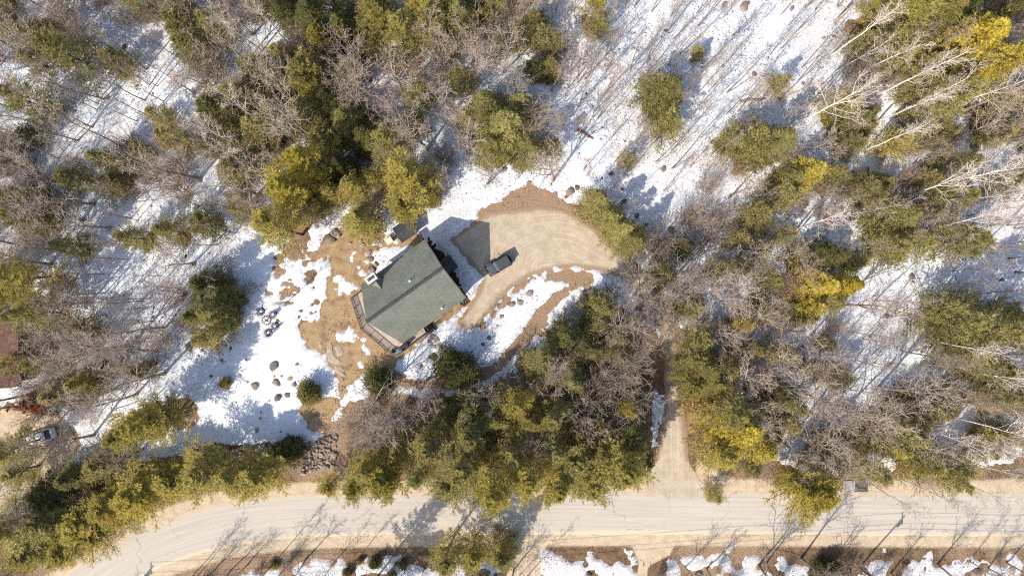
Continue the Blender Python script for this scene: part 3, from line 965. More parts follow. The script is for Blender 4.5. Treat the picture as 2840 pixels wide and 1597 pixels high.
# leafless crowns with a look of their own: (x, y, kind, scale, brightness) at the crown, 2576-wide pixels
BARE = [
    (60, 440, 'hard', .9, 1.05), (130, 490, 'hard', .9, 1.05), (190, 560, 'hard', .85, 1.05), (120, 850, 'hard', .85, 1.05), (150, 760, 'hard', .85, 1.05),
    (1090, 1010, 'hard', .85, .85), (1240, 1000, 'hard', .8, .85), (1450, 1050, 'hard', .85, .8), (1120, 1120, 'hard', .8, .85), (1580, 990, 'hard', .85, .8), (960, 1090, 'hard', .8, .85),
    (1700, 730, 'hard', .95, .8), (1690, 810, 'hard', .9, .8), (1590, 780, 'hard', .85, .85),     (1645, 770, 'hard', 1.15, .8), (1560, 830, 'hard', .95, .8), (1620, 690, 'hard', .9, .85), (1530, 950, 'hard', .95, .75), (1600, 930, 'hard', .9, .75), (1050, 330, 'hard', 1.1, .95), (985, 180, 'hard', 1.05, 1.1), (1080, 90, 'hard', 1, 1.1),
    (1190, 150, 'hard', .95, 1.1), (1260, 140, 'hard', .9, 1.1), (900, 150, 'hard', .95, 1.0), (1110, 250, 'hard', .9, 1.1), (1400, 430, 'hard', .9, 1.1), (1010, 1040, 'hard', 1.1, .8), (925, 1020, 'hard', .95, .9), (1330, 1110, 'hard', .8, .8), (1400, 960, 'hard', 1.0, .8),
    (1535, 1080, 'hard', .75, 1.0), (1480, 1010, 'hard', .85, .8), (1865, 720, 'hard', .95, 1.15), (1870, 950, 'hard', .95, 1.25), (2010, 990, 'hard', .95, 1.2), (2070, 1120, 'hard', .95, 1.1), (2140, 1180, 'hard', .9, 1.0), (1920, 630, 'hard', .9, 1.0),
    (2090, 560, 'birch', .95, 1.35), (1960, 880, 'hard', .85, 1.2), (1820, 830, 'hard', .8, 1.1), (2200, 1060, 'hard', 1.0, 1.15), (2300, 1000, 'hard', .95, 1.1), (520, 700, 'hard', .6, 1.15), (600, 270, 'birch', .9, 1.2), (540, 330, 'birch', .9, 1.2),
    (710, 320, 'birch', .7, 1.2), (660, 40, 'birch', .9, 1.1), (590, 60, 'birch', .9, 1.1), (560, 380, 'hard', .9, 1.15), (600, 470, 'hard', .9, 1.1), (640, 440, 'hard', .9, 1.1), (1530, 200, 'slim', 1, 1.1), (1490, 160, 'hard', .7, 1.1), (1220, 440, 'hard', .75, .8),
    (2480, 430, 'birch', 1.05, 1.35), (2400, 470, 'birch', 1, 1.35), (2330, 250, 'birch', .9, 1.35), (2260, 120, 'birch', .9, 1.35), (2200, 60, 'birch', .95, 1.35), (2380, 230, 'birch', .95, 1.3), (2300, 330, 'birch', .9, 1.35), (2530, 380, 'birch', 1.0, 1.3),
    (2470, 560, 'birch', .95, 1.3), (2540, 850, 'birch', 1.0, 1.35), (2460, 870, 'birch', .9, 1.35), (2540, 960, 'birch', .95, 1.3), (2440, 1110, 'birch', .9, 1.3), (2540, 1090, 'birch', .9, 1.35), (2520, 480, 'birch', .95, 1.3), (2180, 130, 'birch', .8, 1.3),
    (110, 955, 'hard', .85, 1.0), (250, 880, 'hard', .95, 1.05), (300, 900, 'hard', .95, 1.05), (200, 850, 'hard', .9, 1.0), (150, 900, 'hard', .9, 1.05), (330, 960, 'hard', .95, 1.0), (270, 1010, 'hard', .9, 1.0), (90, 620, 'hard', .9, 1.1), (60, 600, 'hard', .9, 1.1),
    (230, 1130, 'hard', .8, .7), (290, 1160, 'hard', .75, .75), (70, 1300, 'hard', .7, .9), (2270, 1260, 'birch', .8, 1.0), (2380, 1260, 'birch', .85, 1.0), (2480, 1240, 'birch', .85, 1.0), (2330, 1210, 'hard', .7, 1.0), (2560, 1210, 'birch', .85, 1.0), (690, 760, 'slim', .6, .8),
]
# trees south of the road, mostly known by their shadows: base pixel, kind, scale
SOUTH = [(1035, 1612, 'pine', .95), (1075, 1640, 'pine', .8), (1330, 1615, 'pine', .72), (1300, 1640, 'hem', .8), (2105, 1566, 'hard', .78), (2125, 1562, 'hard', .6), (2222, 1549, 'hard', .8), (2300, 1562, 'hard', .55), (2470, 1590, 'hard', .55), (2600, 1565, 'hard', .62),
         (2690, 1556, 'slim', .85), (2790, 1560, 'hard', .6), (520, 1612, 'slim', .95), (552, 1590, 'slim', .8), (575, 1600, 'hard', .5), (690, 1562, 'hard', .5), (752, 1570, 'slim', .95), (850, 1548, 'hard', .5), (925, 1560, 'slim', .9), (1100, 1560, 'hard', .5),
         (1180, 1565, 'slim', .9), (1236, 1548, 'slim', .75), (1425, 1580, 'hard', .5), (1460, 1600, 'slim', .8), (1900, 1570, 'hard', .5), (1960, 1575, 'hard', .5), (640, 1580, 'hard', .45), (985, 1555, 'slim', .7), (2740, 1575, 'hard', .6)]
PLAN = []    # dicts: kind, variant, x, y, scale, sz, tint, adj


def tint_of(t, r):
    dark, olive, yel = np.array([.14, .148, .056]), np.array([.53, .455, .17]), np.array([.70, .545, .09])
    c = dark + (olive - dark) * min(1, t / .5) if t < .5 else olive + (yel - olive) * (t - .5) / .5
    return tuple(np.clip(c * (1 + r.normal(0, .08)), .02, .8))


def plan_all():
    r = np.random.default_rng(21)
    S = 2840 / 2576
    for (x, y, rad, kind, t) in CROWNS:
        vi = int(r.integers(len(VH[kind])))
        h0, r0 = VH[kind][vi], VR[kind][vi]
        rm = rad * S / PPM
        s = rm / r0 * dict(pine=1.22, hem=1.12, young=1.3, dense=1.0)[kind]
        sz = s
        if kind in ('pine', 'hem'):
            sz = min(max(s, .85), 1.15) * (.82 + .1 * r.random())
        if t > .9 and kind == 'hem':
            sz *= 1.25
        if y > 1150 and x < 860:
            sz *= .62
        h = h0 * sz
        k = 1 - .62 * h / CAM_H
        bx, by = W(CX + (x * S - CX) * k, CY + (y * S - CY) * k)
        PLAN.append(dict(kind=kind, v=vi, x=bx, y=by, s=s, sz=sz, tint=tint_of(t, r), t=t, h=h, rm=rm))
    for (x, y, kind, s, b) in BARE:
        vi = int(r.integers(len(VH[kind])))
        h = VH[kind][vi] * s
        k = 1 - .68 * h / CAM_H
        bx, by = W(CX + (x * S - CX) * k, CY + (y * S - CY) * k)
        PLAN.append(dict(kind=kind, v=vi, x=bx, y=by, s=s, sz=s, tint=(b, b * .97, b * .95), t=b, h=h, rm=2.5))
    for (x, y, kind, s) in SOUTH:
        vi = int(r.integers(len(VH[kind])))
        bx, by = W(x, y)
        t = .4 if kind in ('pine', 'hem') else .7
        PLAN.append(dict(kind=kind, v=vi, x=bx, y=by, s=s, sz=s, tint=tint_of(t, r) if kind in ('pine', 'hem') else (t, t * .96, t * .93), t=t, h=VH[kind][vi] * s, rm=3.0))
    # the woods between them
    pts = [(p['x'], p['y'], p['kind']) for p in PLAN]
    cnt = dict()

    def near(x, y, d):
        return any((x - a) ** 2 + (y - b) ** 2 < d * d for a, b, _ in pts)
    tries = 0
    while tries < 20000 and len(PLAN) < 1330:
        tries += 1
        x, y = r.uniform(-84, 84), r.uniform(-52, 49)
        if samp('clear', x, y) < .6 or samp('corr', x, y) < .3 or samp('left', x, y) < .5 or samp('side1', x, y) < .5 or samp('side2', x, y) < .5 or samp('mouth', x, y) < .2 or samp('patch', x, y) < .5:
            continue
        px, py = PX(x, y)
        if 560 < px < 950 and 1180 < py < 1340:
            continue
        if 2330 < px < 2460 and 1260 < py < 1400:
            continue
        if 30 < px < 180 and 1150 < py < 1290 or (px < 60 and 860 < py < 1100):
            continue
        op = min(samp('open1', x, y), samp('open2', x, y), samp('open3', x, y), samp('open4', x, y))
        u = r.random()
        if py > 1480:
            if u < .12:
                kind, b, dm = 'slim', .7, 3
            elif u < .55:
                kind, b, dm = 'shrub', .7, 1.6
            elif u < .63:
                kind, b, dm = 'young', 0, 4
            else:
                continue
        elif op < 0:
            if u < .6:
                kind, b, dm = 'slim', .75 if px < 1400 else .95, .9
            elif u < .66:
                kind, b, dm = 'young', 0, 5
            elif u < .72:
                kind, b, dm = 'shrub', 1.0, 4.0
            else:
                continue
        elif 1100 < py and px < 1850:
            if u < .5:
                kind, b, dm = 'shrub', .75, 2.0
            elif u < .62:
                kind, b, dm = 'hard', .8, 4.0
            else:
                continue
        else:
            if u < .20:
                kind, b, dm = 'hard', .9 + .3 * r.random(), 2.6
            elif u < .37:
                kind, b, dm = 'slim', .85 + .35 * r.random(), 1.7
            elif u < .44 and px > 1900:
                kind, b, dm = 'birch', 1.3, 3.0
            elif u < (.72 if px > 700 else .50):
                kind, b, dm = 'young', 0, 1.7
            else:
                kind, b, dm = 'shrub', .8 + .4 * r.random(), 1.6
        ck = 'slimopen' if kind == 'slim' and op < 0 else kind
        if cnt.get(ck, 0) >= dict(hard=150, slim=60, slimopen=225, birch=50, young=230, shrub=230).get(ck, 200):
            continue
        if near(x, y, dm):
            continue
        vi = int(r.integers(len(VH[kind])))
        s = float(np.clip(r.normal(1, .16), .65, 1.35)) * (.85 if kind == 'hard' else 1)
        if kind == 'slim' and op < 0:
            s *= .85
        if py > 1480 and kind in ('shrub', 'young'):
            s *= .45
        if kind == 'young':
            t = float(np.clip(r.normal(.45, .13), .15, .8))
            c = np.array(tint_of(t, r)) * np.array([1.08, 1.05, 1.2])
            tint = tuple(c)
        else:
            t = b
            tint = (b, b * .96, b * .93)
        pts.append((x, y, kind))
        cnt[ck] = cnt.get(ck, 0) + 1
        PLAN.append(dict(kind=kind, v=vi, x=x, y=y, s=s, sz=s * float(r.uniform(.9, 1.15)), tint=tint, t=t, h=VH[kind][vi] * s, rm=1.5))
    print('trees planned', len(PLAN), cnt)


plan_all()

# ================================================================ BOULDERS PLAN (photo px, size m)
ROCKS = [(527, 962, 1.9, 'large tan slab boulder on the snowy lawn, farthest left'), (760, 1016, 2.0, 'large grey flat-topped boulder in the middle of the snowy lawn'),
         (562, 972, .8, 'small pointed brown rock right of the tan slab boulder'), (824, 1010, .8, 'brown rock right of the large grey lawn boulder'), (836, 1013, .5, 'pebble-sized rock touching the brown lawn rock'),
         (665, 1042, .9, 'reddish rock in the left of the lawn boulder cluster'), (688, 1057, .7, 'round brown rock left of the leaf-covered boulder'), (708, 1068, 1.6, 'leaf-covered boulder in the centre of the lawn cluster'),
         (782, 1043, .7, 'small grey rock just below the large grey lawn boulder'), (762, 1043, .5, 'tiny grey rock below the large grey boulder, left one'), (768, 1060, 1.5, 'brown boulder with leaves left of the twin rocks'), (806, 1048, 1.1, 'upright pale rock above the round bush'),
         (817, 1065, 1.3, 'low brown rock beside the round bush'), (840, 1064, 1.0, 'rounded rock touching the top of the round bush'), (770, 1102, 1.5, 'grey boulder with dark face below the lawn cluster'), (799, 1095, 1.2, 'flat brown rock left of the round bush'),
         (748, 1111, .6, 'small round rock left of the dark-faced boulder'), (652, 1098, .5, 'tiny rock in the lower left of the lawn cluster'), (678, 1098, .5, 'tiny brown rock below the reddish rock'), (656, 1115, .6, 'dark narrow rock in the lower lawn'),
         (723, 1158, .8, 'grey angular rock beside the animal tracks'), (724, 1142, .6, 'small reddish rock above the angular one'), (712, 1192, 1.1, 'curved brown rock near the bottom of the lawn'), (586, 1042, .7, 'dark rock in the shade of the lawn'), (685, 998, .7, 'dark rounded rock at the top of the lawn'),
         (752, 1201, .5, 'round dark rock above the stone wall'), (780, 1196, .6, 'oval dark rock above the stone wall'), (634, 1075, .9, 'rock ringed by bare ground beside the tiny bush'), (743, 1228, .8, 'flat rock half buried above the wall'), (717, 1233, .7, 'angular rock just above the wall top'),
         (1470, 814, 1.5, 'tall boulder at the tip of the snow island, largest there'), (1443, 839, 1.35, 'wedge-shaped boulder second from the tip of the snow island'), (1421, 845, 1.3, 'grey blocky boulder beside the drive on the snow island'), (1394, 877, .75, 'small oval rock fourth along the snow island'),
         (1380, 902, .6, 'small diamond rock fifth along the snow island'), (1365, 919, .7, 'small pointed rock sixth along the snow island'), (1356, 936, 1.0, 'dark flat rock seventh along the snow island'), (1340, 955, .85, 'dark oval rock at the lower end of the island row'),
         (913, 664, 2.2, 'big shadowed boulder at the wood edge above the lawn'), (932, 650, 2.0, 'pointed grey boulder at the wood edge above the lawn'), (1000, 668, .85, 'pale rock at the top of the rock line by the house'), (1005, 680, 1.0, 'pale rounded rock, second in the line by the house'),
         (1021, 702, 1.2, 'pale wedge rock, third in the line by the house'), (1031, 718, 1.1, 'narrow tan rock, fourth in the line by the house'), (1044, 733, 1.3, 'tan rock against the snow, last in the line by the house'), (1030, 748, 1.4, 'flat grey rock beside the chimney'), (972, 676, .6, 'flat pale stone in the leaf litter under the hemlock'),
         (2292, 1570, 2.6, 'big dark boulder on the snow south of the road'), (2342, 1590, 1.4, 'dark boulder right of the biggest one south of the road'), (1935, 1592, 1.5, 'dark boulder south of the road near the side track'), (2705, 1588, 1.8, 'brown boulder at the bottom right edge'), (2805, 1582, 1.6, 'tan boulder in the bottom right corner'),
         (1632, 1592, 1.3, 'dark pointed rock in the roadside snow patch'), (1580, 533, 1.6, 'grey boulder at the top of the turning circle'), (1955, 1160, 1.0, 'pale boulder right of the driveway mouth'), (1957, 1240, 1.0, 'pale boulder by the driveway mouth, lower one'), (2090, 207, 1.2, 'large dark boulder in the open upper right snow'),
         (2010, 12, 1.3, 'round boulder at the top edge of the open snow'), (2065, 18, 1.8, 'mossy brown boulder at the top edge of the open snow'), (1996, 395, 1.1, 'brown boulder left of the olive trees in the open snow'), (2526, 767, 1.6, 'large mossy boulder in the right-hand snow'), (2455, 875, 1.1, 'dark upright stump-like rock in the right-hand snow'),
         (1400, 470, .9, 'dark rock at the top of the snow above the turning circle'), (1428, 464, .6, 'brown rock right of the dark rock above the turning circle'), (1453, 468, .7, 'orange-brown rock right of the other two above the turning circle'), (545, 1255, 1.0, 'dark boulder at the left end of the stone wall')]

# ================================================================ GROUND, SNOW, ROAD, DRIVE
def spline(pts, step):
    P = np.array(pts, float)
    out = []
    for i in range(len(P) - 1):
        p0, p1, p2, p3 = P[max(i - 1, 0)], P[i], P[i + 1], P[min(i + 2, len(P) - 1)]
        n = max(2, int(np.linalg.norm(p2 - p1) / step))
        t = np.linspace(0, 1, n, endpoint=False)[:, None]
        out.append(.5 * ((2 * p1) + (-p0 + p2) * t + (2 * p0 - 5 * p1 + 4 * p2 - p3) * t ** 2 + (-p0 + 3 * p1 - 3 * p2 + p3) * t ** 3))
    out.append(P[-1:])
    return np.concatenate(out)


_c = spline([W(a, b) for a, b, _ in DRIVE_MID], .5)
F['lane'] = sd_path(XX, YY, [(*PX(*q), 0) for q in _c])
# extra rocks of the open woods, shared group
def plan_rocks():
    r = np.random.default_rng(33)
    out = []
    for _ in range(6000):
        if len(out) >= 190:
            break
        x, y = r.uniform(-76, 76), r.uniform(-44, 43)
        if samp('corr', x, y) < .5 or samp('drive', x, y) < 1:
            continue
        op = min(samp('open1', x, y), samp('open2', x, y), samp('open3', x, y), samp('open4', x, y))
        lawn = samp('clear', x, y) < 0
        if lawn:
            continue
        if op > 0 and r.random() > .12:
            continue
        if any((x - a) ** 2 + (y - b) ** 2 < 1.2 for a, b, _ in out):
            continue
        out.append((x, y, float(np.clip(r.lognormal(-.75, .4), .25, 1.3))))
    return out


WILD = plan_rocks()


def snow_field():
    """melt field on the coarse grid: > 0 snow, < 0 bare"""
    S = np.full(XX.shape, 1.6)
    n1 = fbm(XX, YY, 6.0, 3, 11)
    for k, g in (('house', 1.0), ('apron', 1.0), ('bank', 1.0), ('mouth', 1.0), ('left', 1.0), ('side1', 1.0), ('side2', 1.0), ('corr', .8), ('drive', 1.0), ('band', 1.0)):
        S = np.minimum(S, np.clip(F[k] * g, -1.6, 1.6))
    for k in ('island', 'strip', 'strip2', 'edge', 'north', 'patch', 'shed'):
        S = np.maximum(S, np.clip(-F[k] * 1.3, -9, 1.4))
    wild = smooth01(F['clear'], 0, 5)
    isl = smooth01(np.minimum(F['island'], F['strip']), .3, 2.5)
    S = S + n1 * (.08 + .14 * isl + .5 * wild) + wild * (fbm(XX, YY, 2.2, 3, 15) * .5 - .15)
    south = smooth01(-YY, 37.5, 39.5)
    S = S + south * (fbm(XX, YY, 2.4, 4, 16) * 1.7 - .8)
    # needles and roots melt the snow under evergreens, on the sunny side first
    for p in PLAN:
        kd = p['kind']
        if kd in ('pine', 'hem', 'dense', 'young'):
            R = (p['rm'] * .62 if kd != 'young' else 1.15)
            a = 2.6 if kd != 'young' else 2.0
        elif kd in ('hard', 'birch'):
            R, a = .55, 2.2
        elif kd == 'slim':
            R, a = .28, 1.6
        elif kd == 'shrub':
            R, a = .9, 1.5
        else:
            continue
        cx, cy = p['x'] - .25 * R, p['y'] - .3 * R
        i0, i1 = np.searchsorted(GX, [cx - 3 * R - 1, cx + 3 * R + 1])
        j0, j1 = np.searchsorted(GY, [cy - 3 * R - 1, cy + 3 * R + 1])
        if i1 <= i0 or j1 <= j0:
            continue
        sl = (slice(j0, j1), slice(i0, i1))
        S[sl] -= a * np.exp(-((XX[sl] - cx) ** 2 + (YY[sl] - cy) ** 2) / (R * R))
    return S



F['snow'] = snow_field()
# the lawn keeps a few snow patches; leafy holes in the snow west of it
PATCHES = [(962, 800, 26), (940, 778, 18), (995, 745, 10), (968, 925, 22), (950, 930, 14), (1012, 965, 12), (1022, 978, 8), (1005, 752, 12), (1015, 759, 8),
           (985, 700, 7), (975, 720, 9), (1040, 672, 12), (1055, 680, 9), (1000, 1010, 9), (1020, 1052, 10), (905, 760, 10), (1008, 942, 7), (1098, 672, 8)]
HOLES = [(795, 805, 24), (770, 755, 18), (740, 815, 12), (860, 770, 20), (820, 700, 26), (775, 720, 16), (845, 735, 14), (880, 835, 7), (865, 845, 5), (862, 868, 6), (850, 880, 5), (855, 905, 4), (840, 860, 6),
         (830, 880, 4), (640, 965, 6), (628, 958, 5), (601, 965, 8), (615, 1000, 5), (570, 940, 18), (540, 925, 12), (770, 890, 5), (1170, 1010, 9), (1205, 985, 12)]


def build_ground():
    me_x = np.concatenate([-np.geomspace(2500, 85, 16), np.arange(-84, 84.01, .4), np.geomspace(85, 2500, 16)])
    me_y = np.concatenate([-np.geomspace(2500, 53, 16), np.arange(-52, 52.01, .4), np.geomspace(53, 2500, 16)])
    X, Y = np.meshgrid(me_x, me_y)
    Z = ground_z(X, Y) + fbm(X, Y, 1.2, 3, 77) * .03 * smooth01(samp('drive', X, Y), 0, 1) * smooth01(samp('corr', X, Y), -1.5, 0)
    inner = (np.abs(X) < 100) & (np.abs(Y) < 70)
    Z = np.where(inner, Z, 0) - .03
    nx, ny = len(me_x), len(me_y)
    idx = np.arange(nx * ny).reshape(ny, nx)
    q = np.stack([idx[:-1, :-1], idx[:-1, 1:], idx[1:, 1:], idx[1:, :-1]], -1).reshape(-1, 4)
    me = np_mesh('ground', np.stack([X, Y, Z], -1).reshape(-1, 3), q, M['ground'], True)

    def put(name, v):
        a = me.attributes.new(name, 'FLOAT', 'POINT')
        a.data.foreach_set('value', np.clip(v, 0, 1).astype(np.float32).ravel())
    nz = fbm(X, Y, 7, 3, 4)
    corr = samp('corr', X, Y)
    sand = np.maximum.reduce([smooth01(-corr, -.5, 2.6), smooth01(-samp('left', X, Y), -1, 1.5), smooth01(-samp('side1', X, Y), -.6, .8), smooth01(-samp('side2', X, Y), -.6, .8),
                              smooth01(-samp('mouth', X, Y), .2, 3.5) * smooth01(-Y, 22, 27)])
    put('sand', sand * inner)
    lawn = smooth01(-samp('house', X, Y), -1, 1.0) * smooth01(-X - .35 * Y, 6.5, 10)
    put('lawn', lawn * inner)
    lit = np.maximum.reduce([smooth01(-samp('apron', X, Y), -1, .6), smooth01(-samp('band', X, Y), -.6, .4) * .8, smooth01(-samp('bank', X, Y), -1, 1) * (.48 + .3 * nz), .42 + .3 * nz,
                             smooth01(-samp('house', X, Y), -1, 1) * .9])
    put('litter', lit)
    px, py = X * PPM + CX, -Y * PPM + CY
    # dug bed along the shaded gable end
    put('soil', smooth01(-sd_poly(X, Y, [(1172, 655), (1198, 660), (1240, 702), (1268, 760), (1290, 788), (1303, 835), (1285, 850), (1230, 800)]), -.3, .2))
    o = obj('ground', me)
    o['kind'] = 'structure'
    return o


def build_snow():
    h = .18
    xs, ys = np.arange(-84, 84.01, h), np.arange(-52, 52.01, h)
    X, Y = np.meshgrid(xs, ys)
    S = samp('snow', X, Y)
    S = S + fbm(X, Y, 1.6, 4, 31) * (.2 + .22 * smooth01(samp('island', X, Y), 0, 3)) + fbm(X, Y, .5, 2, 57) * .24
    for (a, b, r_) in PATCHES:
        wx, wy = W(a, b)
        dd = np.hypot(X - wx, Y - wy) - r_ / PPM * (.62 + .7 * fbm(X, Y, .7, 3, 91))
        S = np.maximum(S, -dd * 1.6)
    for (a, b, r_) in HOLES:
        wx, wy = W(a, b)
        dd = np.hypot(X - wx, Y - wy) - r_ / PPM * (1.0 + .8 * fbm(X, Y, .8, 3, 92))
        S = np.minimum(S, dd * 1.6)
    hp = {(450, 450): 0}
    for (a, b) in ((723.5, 863.5), (757, 871), (762, 904), (744, 922)):
        wx, wy = W(a, b)
        S = np.minimum(S, (np.hypot(X - wx, Y - wy) - .68) * 2)
    for (x, y, s) in [(W(a, b)[0], W(a, b)[1], s) for a, b, s, _ in ROCKS] + WILD:
        dd = np.hypot(X - x + .1 * s, Y - y + .12 * s)
        S = S - 1.0 * np.exp(-(dd / (.46 * s + .03)) ** 2) * (np.abs(dd) < 3)
    # never on the roadway or inside the house
    T = np.clip(S * .22, -.12, .15) + .02 * fbm(X, Y, 2.5, 3, 17) + .012 * fbm(X, Y, .5, 2, 19)
    # trodden rut and ploughed bank beside the drive
    dv = samp('drive', X, Y)
    T = T + .16 * np.exp(-((dv - .9) / .5) ** 2) * (S > .1) * smooth01(samp('band', X, Y), .2, 1.0)
    Z = ground_z(X, Y) + T
    keep = (T > -.08)
    kf = keep[:-1, :-1] | keep[:-1, 1:] | keep[1:, 1:] | keep[1:, :-1]
    idx = np.arange(X.size).reshape(X.shape)
    q = np.stack([idx[:-1, :-1], idx[:-1, 1:], idx[1:, 1:], idx[1:, :-1]], -1)[kf]
    used = np.unique(q)
    remap = np.zeros(X.size, np.int64)
    remap[used] = np.arange(len(used))
    v = np.stack([X, Y, Z], -1).reshape(-1, 3)[used]
    me = np_mesh('snow_cover', v, remap[q], M['snow'], True)
    a = me.attributes.new('dirt', 'FLOAT', 'POINT')
    px, py = X * PPM + CX, -Y * PPM + CY
    dirt = np.maximum.reduce([smooth01(-samp('strip', X, Y), -2, 1) * .9, smooth01(-samp('patch', X, Y), -1, 2) * .1, smooth01(1.8 - dv, 0, 1.5) * .75,
                              smooth01(4.5 - samp('corr', X, Y), 0, 3.5) * .95, smooth01(-Y, 37, 39) * .8, .45 + .3 * fbm(X, Y, 9, 2, 23)])
    lawnclean = smooth01(-samp('clear', X, Y), 0, 4) * smooth01(-X, 24, 30)
    dirt = dirt * (1 - lawnclean)
    dirt = np.maximum(dirt, smooth01(.45 - S, 0, .4) * .75)
    a.data.foreach_set('value', np.clip(dirt, 0, 1).astype(np.float32).ravel()[used])
    o = obj('snow_cover', me)
    o['kind'] = 'structure'
    print('snow faces', len(q))
    return o


def build_road():
    c = spline([W(*p) for p in ROAD_C], .6)
    t = unit(np.gradient(c, axis=0))
    nrm = np.stack([-t[:, 1], t[:, 0]], 1)
    al = np.concatenate([[0], np.cumsum(np.linalg.norm(np.diff(c, axis=0), axis=1))])
    hw = 3.12
    rows = np.array([-1.12, -1.04, -1, -.8, -.6, -.3, 0, .3, .6, .8, 1, 1.04, 1.12])
    zz = np.array([-.10, -.02, .012, .022, .03, .04, .045, .04, .03, .022, .012, -.02, -.10])
    V = c[:, None, :] + nrm[:, None, :] * (rows * hw)[None, :, None]
    wob = fbm(V[:, :, 0], V[:, :, 1], 2.0, 3, 3) * .16 * (np.abs(rows) > .95)[None, :]
    V = V + nrm[:, None, :] * wob[..., None]
    Z = np.broadcast_to(zz, V.shape[:2]) + 0
    v = np.concatenate([V, Z[..., None]], -1).reshape(-1, 3)
    n, k = V.shape[:2]
    idx = np.arange(n * k).reshape(n, k)
    q = np.stack([idx[:-1, :-1], idx[1:, :-1], idx[1:, 1:], idx[:-1, 1:]], -1).reshape(-1, 4)
    me = np_mesh('road', v, q, M['road'], True)
    for nm, val in (('across', np.broadcast_to(rows, (n, k))), ('along', np.broadcast_to(al[:, None], (n, k)))):
        a = me.attributes.new(nm, 'FLOAT', 'POINT')
        a.data.foreach_set('value', np.ascontiguousarray(val).astype(np.float32).ravel())
    o = obj('road', me)
    o['kind'] = 'structure'
    # faint worn centre dashes stay in the sand: painted line remnants
    mb = MB()
    return o


def build_drive():
    h = .22
    x0, x1, y0, y1 = -11, 32, -34, 14
    xs, ys = np.arange(x0, x1, h), np.arange(y0, y1, h)
    X, Y = np.meshgrid(xs, ys)
    D = sd_poly(X, Y, DRIVE) + fbm(X, Y, 1.4, 3, 8) * .16
    Z = .022 - np.clip(D, 0, 1) * .35 + .012 * fbm(X, Y, 1.5, 3, 9) * (D < 0)
    # the gravel fans out onto the road and ends there
    keep = (D < .3) & (Y > -31.6)
    kf = keep[:-1, :-1] & keep[:-1, 1:] & keep[1:, 1:] & keep[1:, :-1]
    idx = np.arange(X.size).reshape(X.shape)
    q = np.stack([idx[:-1, :-1], idx[:-1, 1:], idx[1:, 1:], idx[1:, :-1]], -1)[kf]
    used = np.unique(q)
    remap = np.zeros(X.size, np.int64)
    remap[used] = np.arange(len(used))
    me = np_mesh('driveway', np.stack([X, Y, Z], -1).reshape(-1, 3)[used], remap[q], M['gravel'], True)
    for nm, val in (('lane', samp('lane', X, Y)), ('rim', smooth01(D, -1.7, .15) * (Y > -26))):
        a = me.attributes.new(nm, 'FLOAT', 'POINT')
        a.data.foreach_set('value', val.astype(np.float32).ravel()[used])
    o = obj('driveway', me)
    o['kind'] = 'structure'


build_ground()
build_snow()
build_road()
build_drive()

# ================================================================ HOUSE
HX, HY = W(1159.5, 807.8)
HR = math.atan2(.578, .817)
EZ, RZ = 5.0, 9.0
hu = Vector((math.cos(HR), math.sin(HR), 0))
hv = Vector((-math.sin(HR), math.cos(HR), 0))


def to_house(px, py, z):
    x, y = W(px, py, z)
    p = Vector((x - HX, y - HY, 0))
    return p.dot(hu), p.dot(hv)


def slope_attr(me, fn):
    a = me.attributes.new('slope', 'FLOAT_VECTOR', 'CORNER')
    vals = []
    for p in me.polygons:
        for li in p.loop_indices:
            vals += list(fn(me.vertices[me.loops[li].vertex_index].co, p.normal))
    a.data.foreach_set('vector', vals)


